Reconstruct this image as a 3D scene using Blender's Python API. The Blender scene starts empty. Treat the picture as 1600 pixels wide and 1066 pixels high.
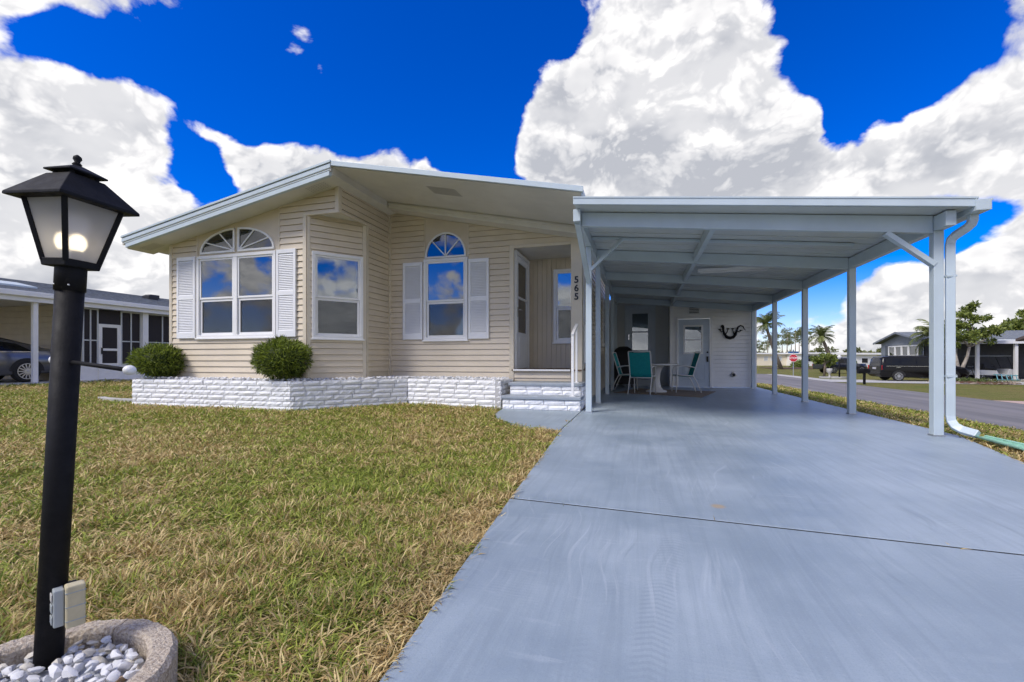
import bpy, bmesh, math, random
import numpy as np
from mathutils import Vector, Matrix

S = bpy.context.scene
COL = S.collection
PI = math.pi

# ------------------------------------------------------------------ camera
cam_d = bpy.data.cameras.new('camera')
cam_d.sensor_width = 36.0
cam_d.lens = 16.0
cam_d.shift_y = 0.0184
cam_d.clip_start = 0.05
cam_d.clip_end = 3000
cam = bpy.data.objects.new('camera', cam_d)
COL.objects.link(cam)
cam.location = (0, 0, 0.8)
cam.rotation_euler = (math.radians(90), 0, math.radians(15.93))
S.camera = cam

# ------------------------------------------------------------------ sky, clouds, sun
SUN_TO = Vector((-0.42, -0.56, 0.80)).normalized()      # direction towards the sun: behind the viewer, from the west
SUN_EL = math.asin(SUN_TO.z)
SUN_ROT = math.atan2(SUN_TO.x, SUN_TO.y)
world = bpy.data.worlds.new('World')
S.world = world
world.use_nodes = True
world.cycles.sampling_method = 'MANUAL'
world.cycles.sample_map_resolution = 256
WT = world.node_tree
WT.nodes.clear()


class NT:
    """small helper for wiring shader nodes"""
    def __init__(s, tree):
        s.t = tree

    def n(s, typ, **kw):
        nd = s.t.nodes.new(typ)
        for k, v in kw.items():
            setattr(nd, k, v)
        return nd

    def put(s, sock, v):
        if v is None:
            return
        if isinstance(v, bpy.types.NodeSocket):
            s.t.links.new(v, sock)
        else:
            sock.default_value = v

    def m(s, op, a, b=None, c=None, clamp=False):
        nd = s.n('ShaderNodeMath', operation=op, use_clamp=clamp)
        s.put(nd.inputs[0], a)
        s.put(nd.inputs[1], b)
        s.put(nd.inputs[2], c)
        return nd.outputs[0]

    def v(s, op, a, b=None, scale=None):
        nd = s.n('ShaderNodeVectorMath', operation=op)
        s.put(nd.inputs[0], a)
        s.put(nd.inputs[1], b)
        if scale is not None:
            s.put(nd.inputs['Scale'], scale)
        return nd.outputs['Value'] if op in ('LENGTH', 'DISTANCE', 'DOT_PRODUCT') else nd.outputs[0]

    def noise(s, vec, scale, detail=4, rough=0.5, dist=0.0, lac=2.0):
        nd = s.n('ShaderNodeTexNoise')
        s.put(nd.inputs['Vector'], vec)
        s.put(nd.inputs['Scale'], scale)
        s.put(nd.inputs['Detail'], detail)
        s.put(nd.inputs['Roughness'], rough)
        s.put(nd.inputs['Lacunarity'], lac)
        s.put(nd.inputs['Distortion'], dist)
        return nd.outputs[0]

    def ramp(s, x, a, b, lo=0.0, hi=1.0, smooth=True):
        nd = s.n('ShaderNodeMapRange', interpolation_type='SMOOTHSTEP' if smooth else 'LINEAR')
        s.put(nd.inputs[0], x)
        s.put(nd.inputs[1], a)
        s.put(nd.inputs[2], b)
        s.put(nd.inputs[3], lo)
        s.put(nd.inputs[4], hi)
        return nd.outputs[0]

    def mix(s, f, a, b, typ='MIX'):
        nd = s.n('ShaderNodeMix', data_type='RGBA', blend_type=typ)
        s.put(nd.inputs[0], f)
        s.put(nd.inputs[6], a if isinstance(a, bpy.types.NodeSocket) else (*a, 1) if len(a) == 3 else a)
        s.put(nd.inputs[7], b if isinstance(b, bpy.types.NodeSocket) else (*b, 1) if len(b) == 3 else b)
        return nd.outputs[2]


def azel(az, el):
    a, e = math.radians(az), math.radians(el)
    return Vector((math.sin(a) * math.cos(e), math.cos(a) * math.cos(e), math.sin(e)))


W = NT(WT)
tc = W.n('ShaderNodeTexCoord').outputs['Generated']
sky = W.n('ShaderNodeTexSky', sky_type='NISHITA', sun_disc=False)
sky.sun_elevation = SUN_EL
sky.sun_rotation = SUN_ROT
sky.air_density = 1.0
sky.dust_density = 0.25
sky.ozone_density = 3.0
hs = W.n('ShaderNodeHueSaturation')
W.put(hs.inputs['Hue'], 0.515)
W.put(hs.inputs['Saturation'], 1.75)
W.put(hs.inputs['Value'], 1.15)
W.put(hs.inputs['Color'], sky.outputs[0])
# cumulus banks: (azimuth, elevation, angular radius in degrees, weight), 0 deg = along the drive
CLOUDS = [(-1, 26, 13, .34), (11, 28.5, 9, .28), (-11, 27, 8, .26), (-8, 20, 8, .26), (5, 19, 9, .24), (13, 20, 7, .22), (2, 34, 8, .16),
          (26, 18, 7, .34), (20, 15, 5, .22), (32, 18, 6, .30), (31, 25, 4.5, .26),
          (-30.5, 22.0, 7, .50), (-35, 21, 5, .30), (-24, 18, 6, .36), (-40.5, 22.8, 3.2, .30), (-43, 18.5, 4.5, .36), (-48.5, 23, 2.4, .22), (-46, 20, 2.5, .22),
          (-66, 21, 8, .16), (-65, 27.5, 4, .10), (-60, 15.5, 6, .40), (-54, 14.5, 3.5, .34), (-57, 31.5, 6, .26), (-55, 22, 3.8, .24), (-49, 23, 2.0, .15),
          (-41.2, 31.3, 3.0, .66), (-38.6, 29.6, 2.0, .52), (31.5, 8, 4.5, .34), (22.8, 6.5, 3.0, .30), (-55, 8, 6, .32), (-66, 9, 8, .30),
          # clear gaps
          (-31, 34, 11, -.95), (-45, 28, 6, -.60), (-20, 28, 6.5, -.80), (-18, 37, 8, -.70), (24, 29, 7, -.85), (19, 10.5, 5.5, -.80), (28, 11.5, 4, -.75), (-49, 19.5, 3, -.35), (20, 34, 6, -.6), (-38, 27, 5.5, -.6), (-15.8, 21, 3.2, -.6), (-20.5, 23, 4.5, -.6), (-51.5, 20, 3, -.55), (-50, 25, 4, -.5), (-60, 26.5, 3, -.6), (-56, 26, 3, -.6), (-64, 25.5, 2.5, -.5), (-62, 19.6, 2.2, -.35), (-46.5, 15.5, 2.5, -.5), (-50, 17.5, 2.2, -.4), (19.5, 22, 2.5, -.4),
          (-52, 27, 4, -.3), (19, 22, 2, -.2), (-49, 12, 4, -.25)]
wob = W.v('SUBTRACT', W.n('ShaderNodeTexNoise').outputs[1], (0.5, 0.5, 0.5))
wn = wob.node.inputs[0].links[0].from_node
W.put(wn.inputs['Vector'], tc)
W.put(wn.inputs['Scale'], 7.0)
W.put(wn.inputs['Detail'], 5.0)
dirv = W.v('ADD', tc, W.v('SCALE', wob, scale=0.10))


def bank(vec):
    tot = None
    for az, el, rad, wgt in CLOUDS:
        d = W.v('DISTANCE', vec, tuple(azel(az, el)))
        g = W.ramp(d, math.radians(rad) * 1.35, math.radians(rad) * 0.30, 0.0, wgt)
        tot = g if tot is None else W.m('ADD', tot, g)
    return tot


sep = W.n('ShaderNodeSeparateXYZ')
W.put(sep.inputs[0], tc)
elev = sep.outputs[2]
squash = W.v('MULTIPLY', tc, (1.0, 1.0, 1.55))
cb = bank(dirv)
low = W.ramp(elev, 0.20, 0.03, 0.0, 0.26)          # far cloud closes up towards the horizon
base = W.m('ADD', W.ramp(W.noise(squash, 2.1, 2, .5), .36, .62, .20, .66), low)
def puffs(vec, detail):
    a = W.noise(vec, 5.6, detail, .58, .35)
    b = W.n('ShaderNodeTexVoronoi', feature='F1')
    W.put(b.inputs['Vector'], W.v('ADD', vec, W.v('SCALE', wob, scale=.14)))
    W.put(b.inputs['Scale'], 15.0)
    W.put(b.inputs['Detail'], 1.0)
    W.put(b.inputs['Roughness'], .6)
    return W.m('SUBTRACT', W.m('MULTIPLY', a, 1.75), W.m('MULTIPLY', b.outputs[0], .26))
det = puffs(squash, 10)
dens = W.m('SUBTRACT', W.m('ADD', W.m('ADD', base, cb), det), 1.0)
alpha = W.ramp(dens, 0.0, 0.24)
alpha = W.m('POWER', alpha, 0.85)
sun_off = tuple(SUN_TO * 0.03 + Vector((0, 0, 0.035)))
det2 = puffs(W.v('ADD', squash, sun_off), 4)
vb = W.n('ShaderNodeTexVoronoi', feature='F1')
W.put(vb.inputs['Vector'], W.v('ADD', squash, W.v('SCALE', wob, scale=.20)))
W.put(vb.inputs['Scale'], 26.0)
W.put(vb.inputs['Detail'], 2.0)
W.put(vb.inputs['Roughness'], .55)
lit = W.ramp(W.m('SUBTRACT', W.m('SUBTRACT', det, det2), W.m('MULTIPLY', W.m('SUBTRACT', vb.outputs[0], .74), .42)), -0.26, 0.20)
core = W.ramp(dens, 0.12, 0.75)
big = W.noise(squash, 4.6, 4, .55)
shade = W.m('MULTIPLY', core, W.ramp(big, .40, .62, .0, 1.0))
shade = W.m('ADD', W.m('MULTIPLY', shade, .55), W.m('MULTIPLY', W.m('SUBTRACT', 1.0, lit), .58), clamp=True)
ccol = W.mix(shade, (5.95, 5.85, 5.8), (2.75, 2.85, 3.15))
skyc = W.mix(1.0, hs.outputs[0], (.58, .56, .85), 'MULTIPLY')
final = W.mix(alpha, skyc, ccol)
bg = W.n('ShaderNodeBackground')
W.put(bg.inputs[0], final)
bg.inputs[1].default_value = 0.10
wo = W.n('ShaderNodeOutputWorld')
WT.links.new(bg.outputs[0], wo.inputs[0])

sun_d = bpy.data.lights.new('sun', 'SUN')
sun_d.energy = 1.7
sun_d.angle = math.radians(20)
sun_d.color = (1.0, 0.94, 0.85)
sun = bpy.data.objects.new('sun', sun_d)
COL.objects.link(sun)
sun.rotation_euler = (-SUN_TO).to_track_quat('-Z', 'Y').to_euler()

S.render.engine = 'CYCLES'
S.view_settings.view_transform = 'Standard'
S.view_settings.look = 'None'
S.view_settings.exposure = 0.95
S.view_settings.gamma = 1.0
S.cycles.use_denoising = True
S.cycles.use_adaptive_sampling = True
S.cycles.adaptive_threshold = 0.025
S.cycles.max_bounces = 7
S.cycles.transparent_max_bounces = 16

# ------------------------------------------------------------------ helpers
RNG = random.Random(7)
ORIGIN = {}          # world position of every empty / moved root, so meshes written in world numbers can be parented


def origin_of(o):
    p = Vector((0, 0, 0))
    while o is not None:
        p += ORIGIN.get(o.name, Vector((0, 0, 0)))
        o = o.parent
    return p


def tag(o, label=None, cat=None, group=None, kind=None):
    if label: o['label'] = label
    if cat: o['category'] = cat
    if group: o['group'] = group
    if kind: o['kind'] = kind
    return o


def thing(name, loc, label, cat, group=None, rz=0.0):
    o = bpy.data.objects.new(name, None)
    o.empty_display_size = 0.1
    COL.objects.link(o)
    o.location = loc
    o.rotation_euler = (0, 0, rz)
    ORIGIN[o.name] = Vector(loc)
    return tag(o, label, cat, group)


class MB:
    """collects faces and links them as one mesh object"""
    def __init__(s):
        s.v, s.f, s.sm = [], [], []

    def add(s, vs, fs, smooth=False):
        b = len(s.v)
        s.v += [tuple(p) for p in vs]
        s.f += [tuple(i + b for i in f) for f in fs]
        s.sm += [smooth] * len(fs)
        return s

    def box(s, x0, x1, y0, y1, z0, z1):
        return s.hexa([(x0, y0, z0), (x1, y0, z0), (x1, y1, z0), (x0, y1, z0)], [(x0, y0, z1), (x1, y0, z1), (x1, y1, z1), (x0, y1, z1)])

    def hexa(s, bot, top):
        return s.add(list(bot) + list(top), [(3, 2, 1, 0), (4, 5, 6, 7), (0, 1, 5, 4), (1, 2, 6, 5), (2, 3, 7, 6), (3, 0, 4, 7)])

    def prism(s, pts, ext):
        n = len(pts)
        e = Vector(ext)
        p = [Vector(q) for q in pts]
        nrm = Vector((0, 0, 0))
        for i in range(n):
            nrm += p[i].cross(p[(i + 1) % n])
        if nrm.dot(e) > 0:
            p.reverse()
        vs = p + [q + e for q in p]
        fs = [tuple(range(n)), tuple(range(2 * n - 1, n - 1, -1))]
        fs += [((i + 1) % n, i, n + i, n + (i + 1) % n) for i in range(n)]
        return s.add(vs, fs)

    def bar(s, a, b, w, h, up=(0, 0, 1)):
        a, b = Vector(a), Vector(b)
        d = (b - a).normalized()
        sd = d.cross(Vector(up))
        if sd.length < 1e-4:
            sd = d.cross(Vector((0, 1, 0)))
        sd.normalize()
        u = sd.cross(d)
        q = [sd * (w / 2) * i + u * (h / 2) * j for i, j in ((-1, -1), (1, -1), (1, 1), (-1, 1))]
        return s.hexa([a + k for k in q], [b + k for k in q]) if False else s.add(
            [a + k for k in q] + [b + k for k in q],
            [(0, 1, 2, 3), (7, 6, 5, 4), (1, 0, 4, 5), (2, 1, 5, 6), (3, 2, 6, 7), (0, 3, 7, 4)])

    def tube(s, pts, r, n=8, caps=True, smooth=True, square=None):
        P = [Vector(p) for p in pts]
        m = len(P)
        rs = r if isinstance(r, (list, tuple)) else [r] * m
        vs, prev = [], None
        for i in range(m):
            d = (P[min(i + 1, m - 1)] - P[max(i - 1, 0)]).normalized()
            ref = prev if prev is not None else (Vector((0, 0, 1)) if abs(d.z) < .9 else Vector((0, 1, 0)))
            a = (ref - d * ref.dot(d))
            if a.length < 1e-5:
                a = Vector((1, 0, 0)) - d * d.x
            a.normalize()
            prev = a
            b = d.cross(a)
            if square:
                w, h = square
                for cx, cy in ((-1, -1), (1, -1), (1, 1), (-1, 1)):
                    vs.append(P[i] + a * cy * h / 2 + b * cx * w / 2)
            else:
                for k in range(n):
                    t = 2 * PI * k / n
                    vs.append(P[i] + (a * math.cos(t) + b * math.sin(t)) * rs[i])
        if square:
            n, smooth = 4, False
        fs = []
        for i in range(m - 1):
            for k in range(n):
                k2 = (k + 1) % n
                fs.append((i * n + k, i * n + k2, (i + 1) * n + k2, (i + 1) * n + k))
        s.add(vs, fs, smooth)
        if caps:
            b0 = len(s.v) - m * n
            s.f += [tuple(b0 + k for k in range(n - 1, -1, -1)), tuple(b0 + (m - 1) * n + k for k in range(n))]
            s.sm += [False, False]
        return s

    def lathe(s, prof, c=(0, 0, 0), n=16, smooth=True, ax=None, a0=0.0):
        """prof: (radius, height) pairs; ax: 3x3 frame, columns x, y, z"""
        c = Vector(c)
        F = ax or Matrix.Identity(3)
        vs, fs = [], []
        for r, z in prof:
            for k in range(n):
                t = a0 + 2 * PI * k / n
                vs.append(c + F @ Vector((r * math.cos(t), r * math.sin(t), z)))
        m = len(prof)
        for i in range(m - 1):
            for k in range(n):
                k2 = (k + 1) % n
                fs.append((i * n + k, i * n + k2, (i + 1) * n + k2, (i + 1) * n + k))
        fs.append(tuple(range(n - 1, -1, -1)))
        fs.append(tuple((m - 1) * n + k for k in range(n)))
        return s.add(vs, fs, smooth)

    def ball(s, c, r, nu=14, nv=9, sc=(1, 1, 1)):
        c = Vector(c)
        vs = [c + Vector((0, 0, -r * sc[2]))]
        for i in range(1, nv):
            t = PI * i / nv
            for k in range(nu):
                p = 2 * PI * k / nu
                vs.append(c + Vector((r * sc[0] * math.sin(t) * math.cos(p), r * sc[1] * math.sin(t) * math.sin(p), -r * sc[2] * math.cos(t))))
        vs.append(c + Vector((0, 0, r * sc[2])))
        fs = [(0, 1 + (k + 1) % nu, 1 + k) for k in range(nu)]
        for i in range(nv - 2):
            for k in range(nu):
                k2 = (k + 1) % nu
                a = 1 + i * nu
                fs.append((a + k, a + k2, a + nu + k2, a + nu + k))
        t = len(vs) - 1
        a = 1 + (nv - 2) * nu
        fs += [(t, a + k, a + (k + 1) % nu) for k in range(nu)]
        return s.add(vs, fs, True)

    def mesh(s, name, mat, off=None):
        me = bpy.data.meshes.new(name)
        off = off or Vector((0, 0, 0))
        me.from_pydata([(p[0] - off[0], p[1] - off[1], p[2] - off[2]) for p in s.v], [], s.f)
        if any(s.sm):
            me.polygons.foreach_set('use_smooth', s.sm)
        me.materials.append(mat)
        me.update()
        return me

    def build(s, name, mat, parent=None, local=False, bevel=0.0):
        off = Vector((0, 0, 0)) if (local or parent is None) else origin_of(parent)
        o = bpy.data.objects.new(name, s.mesh(name, mat, off))
        COL.objects.link(o)
        if parent is not None:
            o.parent = parent
        if bevel:
            bv = o.modifiers.new('bevel', 'BEVEL')
            bv.width = bevel
            bv.segments = 2
            bv.limit_method = 'ANGLE'
        return o


def put(name, me, parent, loc=(0, 0, 0), rot=(0, 0, 0), scale=(1, 1, 1)):
    """an object sharing mesh data"""
    o = bpy.data.objects.new(name, me)
    COL.objects.link(o)
    o.parent = parent
    o.location = Vector(loc) - (origin_of(parent) if parent is not None else Vector((0, 0, 0)))
    o.rotation_euler = rot
    o.scale = scale
    return o


def copy_tree(o, parent=None):
    c = o.copy()
    COL.objects.link(c)
    c.parent = parent
    for ch in o.children:
        copy_tree(ch, c)
    return c


# ------------------------------------------------------------------ materials
def mat(name, col, rough=0.5, metal=0.0, spec=0.5, var=0.0, vscale=6.0, bump=0.0, bscale=40.0, col2=None, emit=None, stretch=None, ior=None, coat=0.0):
    """principled surface with a little procedural unevenness of its own colour and relief"""
    m = bpy.data.materials.new(name)
    m.use_nodes = True
    t = m.node_tree
    b = t.nodes['Principled BSDF']
    N = NT(t)
    b.inputs['Roughness'].default_value = rough
    b.inputs['Metallic'].default_value = metal
    b.inputs['Specular IOR Level'].default_value = spec
    if ior: b.inputs['IOR'].default_value = ior
    if coat:
        b.inputs['Coat Weight'].default_value = coat
        b.inputs['Coat Roughness'].default_value = 0.05
    b.inputs['Base Color'].default_value = (*col, 1)
    if var or bump or col2:
        co = N.n('ShaderNodeTexCoord').outputs['Object']
        if stretch:
            co = N.v('MULTIPLY', co, stretch)
    if var or col2:
        f = N.ramp(N.noise(co, vscale, 6, .6), .3, .7)
        c2 = col2 or tuple(min(1, c * (1 - var)) for c in col)
        c1 = col if col2 else tuple(min(1, c * (1 + var * .6)) for c in col)
        N.put(b.inputs['Base Color'], N.mix(f, c1, c2))
        N.put(b.inputs['Roughness'], N.m('ADD', rough, N.m('MULTIPLY', N.m('SUBTRACT', f, .5), .12), clamp=True))
    if bump:
        bp = N.n('ShaderNodeBump')
        bp.inputs['Strength'].default_value = bump
        bp.inputs['Distance'].default_value = 0.01
        N.put(bp.inputs['Height'], N.noise(co, bscale, 5, .6))
        t.links.new(bp.outputs[0], b.inputs['Normal'])
    if emit:
        b.inputs['Emission Color'].default_value = (*emit[:3], 1)
        b.inputs['Emission Strength'].default_value = emit[3]
    return m


def glass_mat(name, tint, ior=2.2, rough=0.01):
    """window pane: mirror-like by Fresnel, tinted see-through otherwise"""
    m = bpy.data.materials.new(name)
    m.use_nodes = True
    t = m.node_tree
    t.nodes.clear()
    N = NT(t)
    fr = N.n('ShaderNodeFresnel')
    fr.inputs[0].default_value = ior
    tr = N.n('ShaderNodeBsdfTransparent')
    tr.inputs[0].default_value = (*tint, 1)
    gl = N.n('ShaderNodeBsdfGlossy')
    gl.inputs['Roughness'].default_value = rough
    gl.inputs['Color'].default_value = (.95, .97, 1, 1)
    co = N.n('ShaderNodeTexCoord').outputs['Object']
    bp = N.n('ShaderNodeBump')
    bp.inputs['Strength'].default_value = 0.05
    bp.inputs['Distance'].default_value = 0.02
    N.put(bp.inputs['Height'], N.noise(co, 2.2, 1, .4))
    t.links.new(bp.outputs[0], gl.inputs['Normal'])
    mx = N.n('ShaderNodeMixShader')
    t.links.new(fr.outputs[0], mx.inputs[0])
    t.links.new(tr.outputs[0], mx.inputs[1])
    t.links.new(gl.outputs[0], mx.inputs[2])
    o = N.n('ShaderNodeOutputMaterial')
    t.links.new(mx.outputs[0], o.inputs[0])
    return m


def screen_mat(name, col, cover):
    m = bpy.data.materials.new(name)
    m.use_nodes = True
    t = m.node_tree
    t.nodes.clear()
    N = NT(t)
    tr = N.n('ShaderNodeBsdfTransparent')
    df = N.n('ShaderNodeBsdfDiffuse')
    df.inputs[0].default_value = (*col, 1)
    mx = N.n('ShaderNodeMixShader')
    mx.inputs[0].default_value = cover
    t.links.new(tr.outputs[0], mx.inputs[1])
    t.links.new(df.outputs[0], mx.inputs[2])
    o = N.n('ShaderNodeOutputMaterial')
    t.links.new(mx.outputs[0], o.inputs[0])
    return m


M = {}
M['vinyl'] = mat('beige_vinyl', (.66, .575, .445), .42, var=.07, vscale=1.6, bump=.05, bscale=60, stretch=(1, 1, 1))
M['panel'] = mat('beige_panel', (.60, .52, .40), .5, var=.05, vscale=2)
M['beige_trim'] = mat('beige_trim', (.64, .57, .45), .45, var=.05, vscale=3)
M['white_trim'] = mat('white_trim', (.80, .80, .80), .35, var=.04, vscale=3)
M['shutter'] = mat('white_shutter', (.78, .79, .81), .4, var=.03, vscale=5)
M['white_alu'] = mat('painted_aluminium', (.50, .58, .63), .36, var=.06, vscale=2.5, bump=.03, bscale=30)
M['roof_under'] = mat('carport_ceiling', (.56, .59, .58), .42, var=.07, vscale=1.5)
M['soffit'] = mat('soffit_paint', (.66, .63, .56), .5, var=.06, vscale=2)
M['roof_top'] = mat('roof_membrane', (.62, .64, .65), .6, var=.08, vscale=3)
M['brick'] = mat('white_painted_brick', (.86, .87, .89), .6, var=.10, vscale=12, bump=.6, bscale=45)
M['mortar'] = mat('white_mortar', (.50, .50, .51), .8, var=.1, vscale=20)
M['tread'] = mat('grey_painted_step', (.30, .34, .39), .45, var=.12, vscale=5, bump=.1)
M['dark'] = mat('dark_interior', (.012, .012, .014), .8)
M['blind'] = mat('white_blind', (.55, .57, .60), .5)
M['glass'] = glass_mat('window_glass', (.62, .68, .72), 2.6)
M['glass_dark'] = glass_mat('tinted_glass', (.25, .26, .28), 2.0)
M['screen'] = screen_mat('insect_screen', (.05, .05, .055), .25)
M['black_paint'] = mat('black_metal', (.008, .008, .010), .6, spec=.18, var=.2, vscale=30, bump=.12, bscale=180)
M['black_plastic'] = mat('black_plastic', (.012, .012, .013), .5)
M['chrome'] = mat('bright_metal', (.7, .7, .7), .2, metal=1.0)
M['steel'] = mat('zinc_steel', (.55, .56, .57), .4, metal=.9)
M['white_ball'] = mat('white_plastic', (.74, .74, .74), .35, var=.05, vscale=30)
M['door_white'] = mat('door_white', (.72, .73, .75), .4, var=.03)
M['door_blue'] = mat('door_pale_blue', (.50, .57, .65), .4, var=.04)
M['shed_vinyl'] = mat('shed_white_vinyl', (.87, .86, .84), .42, var=.05, vscale=2)
M['grey_wall'] = mat('grey_wall', (.52, .54, .54), .55, var=.05, vscale=2)
M['number'] = mat('black_number', (.01, .01, .01), .4)
M['teal'] = mat('teal_sling', (.0, .27, .27), .6, var=.1, vscale=30, bump=.1, bscale=300)
M['grill_cover'] = mat('grill_cover', (.008, .008, .009), .65, bump=.3, bscale=14)
M['rug'] = mat('woven_rug', (.26, .20, .14), .95, var=.2, vscale=40, bump=.4, bscale=200)
M['porch_floor'] = mat('porch_floor', (.16, .10, .06), .6, var=.2)
M['ring'] = mat('exposed_aggregate', (.68, .60, .49), .85, col2=(.36, .28, .21), vscale=150, bump=1.0, bscale=150)
M['stone_a'] = mat('white_marble_chip', (.70, .70, .71), .6, var=.16, vscale=24, bump=.25, bscale=60)
M['stone_b'] = mat('grey_marble_chip', (.52, .54, .57), .6, var=.18, vscale=24, bump=.25, bscale=60)
M['stone_c'] = mat('cream_chip', (.62, .58, .50), .6, var=.16, vscale=24, bump=.25, bscale=60)
M['stone_d'] = mat('ochre_chip', (.48, .32, .18), .6, var=.25, vscale=24, bump=.25, bscale=60)
M['box_beige'] = mat('outlet_cover', (.52, .46, .30), .5, var=.1, vscale=30)
M['box_grey'] = mat('outlet_grey', (.34, .37, .38), .45)
M['bark'] = mat('bark', (.20, .16, .12), .9, var=.35, vscale=9, bump=.6, bscale=24)
M['bark_pale'] = mat('pale_bark', (.36, .32, .27), .9, var=.3, vscale=6, bump=.5, bscale=20)
M['asphalt'] = None
M['concrete'] = mat('plain_concrete', (.46, .45, .43), .85, var=.15, vscale=2.5, bump=.2, bscale=60)
M['shingle'] = mat('grey_shingle', (.20, .22, .24), .9, col2=(.12, .135, .15), vscale=9, bump=.5, bscale=30)
M['far_white'] = mat('white_siding', (.80, .79, .76), .6, var=.04)
M['lamp_white'] = mat('far_lamp_white', (.7, .7, .7), .4)
M['splash'] = mat('green_splash_block', (.28, .52, .40), .55, var=.12, vscale=12)
M['hedge_soil'] = mat('mulch', (.12, .06, .035), .95, var=.4, vscale=20, bump=.8, bscale=40)


def leaf_mat(name, dark, light, trans=.35, rough=.5, att=True):
    m = bpy.data.materials.new(name)
    m.use_nodes = True
    t = m.node_tree
    b = t.nodes['Principled BSDF']
    N = NT(t)
    a = N.n('ShaderNodeAttribute', attribute_name='rnd')
    pos = N.n('ShaderNodeNewGeometry').outputs['Position']
    f = N.m('ADD', N.m('MULTIPLY', a.outputs['Fac'], .75), N.m('MULTIPLY', N.noise(pos, 2.2, 3, .5), .4))
    c = N.mix(N.ramp(f, .15, .95), dark, light)
    N.put(b.inputs['Base Color'], c)
    b.inputs['Roughness'].default_value = rough
    tr = N.n('ShaderNodeBsdfTranslucent')
    N.put(tr.inputs[0], c)
    mx = N.n('ShaderNodeMixShader')
    mx.inputs[0].default_value = trans
    out = t.nodes['Material Output']
    t.links.new(b.outputs[0], mx.inputs[1])
    t.links.new(tr.outputs[0], mx.inputs[2])
    t.links.new(mx.outputs[0], out.inputs[0])
    return m


M['shrub'] = leaf_mat('shrub_leaf', (.012, .035, .004), (.27, .34, .04), .3)
M['tree_leaf'] = leaf_mat('tree_leaf', (.06, .10, .015), (.32, .37, .08), .35)
M['palm_leaf'] = leaf_mat('palm_leaf', (.05, .085, .02), (.28, .31, .10), .3)
M['pine_leaf'] = leaf_mat('pine_leaf', (.09, .12, .04), (.30, .31, .12), .3)
M['ground_leaf'] = leaf_mat('ground_cover_leaf', (.03, .06, .01), (.16, .2, .05), .25)


def soup(name, quads, mat_, parent=None, rnd=None, off=None, kind=None):
    """many small leaf faces (n,k,3) as one mesh with a random number on each"""
    q = np.asarray(quads, dtype=np.float32)
    n, k = q.shape[0], q.shape[1]
    if off is None and parent is not None:
        off = origin_of(parent)
    if off is not None:
        q = q - np.array(off, dtype=np.float32)
    me = bpy.data.meshes.new(name)
    me.vertices.add(n * k)
    me.vertices.foreach_set('co', q.reshape(-1))
    me.loops.add(n * k)
    me.loops.foreach_set('vertex_index', np.arange(n * k, dtype=np.int32))
    me.polygons.add(n)
    me.polygons.foreach_set('loop_start', np.arange(0, n * k, k, dtype=np.int32))
    me.polygons.foreach_set('loop_total', np.full(n, k, dtype=np.int32))
    at = me.attributes.new('rnd', 'FLOAT', 'FACE')
    if rnd is None:
        rnd = np.random.default_rng(3).random(n)
    at.data.foreach_set('value', np.asarray(rnd, dtype=np.float32))
    me.materials.append(mat_)
    me.update(calc_edges=True)
    o = bpy.data.objects.new(name, me)
    COL.objects.link(o)
    if parent is not None:
        o.parent = parent
    if kind:
        o['kind'] = kind
    return o


def leaves(centres, length, width, rng, up=0.2, jitter=.4):
    """one lens-shaped leaf (4 points) at each centre with random heading; returns (n,4,3)"""
    c = np.asarray(centres, dtype=np.float64)
    n = len(c)
    d = rng.normal(size=(n, 3))
    d[:, 2] += up
    d /= np.linalg.norm(d, axis=1)[:, None]
    r = rng.normal(size=(n, 3))
    s = np.cross(d, r)
    s /= np.linalg.norm(s, axis=1)[:, None]
    L = length * (1 + jitter * (rng.random(n) - .5) * 2)
    Wd = width * (1 + jitter * (rng.random(n) - .5) * 2)
    a = c
    b = c + d * (L * .45)[:, None] + s * (Wd * .5)[:, None]
    e = c + d * L[:, None]
    f = c + d * (L * .45)[:, None] - s * (Wd * .5)[:, None]
    return np.stack([a, b, e, f], axis=1)

# ------------------------------------------------------------------ the ground: lawn sheet, street, drive
def gz(x):
    """height of the ground: level lot, falling to the street on the east"""
    x = np.asarray(x, dtype=np.float64)
    return np.where(x > 3.3, -.68 * (1 - np.exp(-(np.maximum(x, 3.3) - 3.3) / 3.2)), np.where(x < -13, .10 * np.clip((-13 - x) / 3.5, 0, 1), 0.0))


def GZ(x):
    return float(gz(x))


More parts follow.
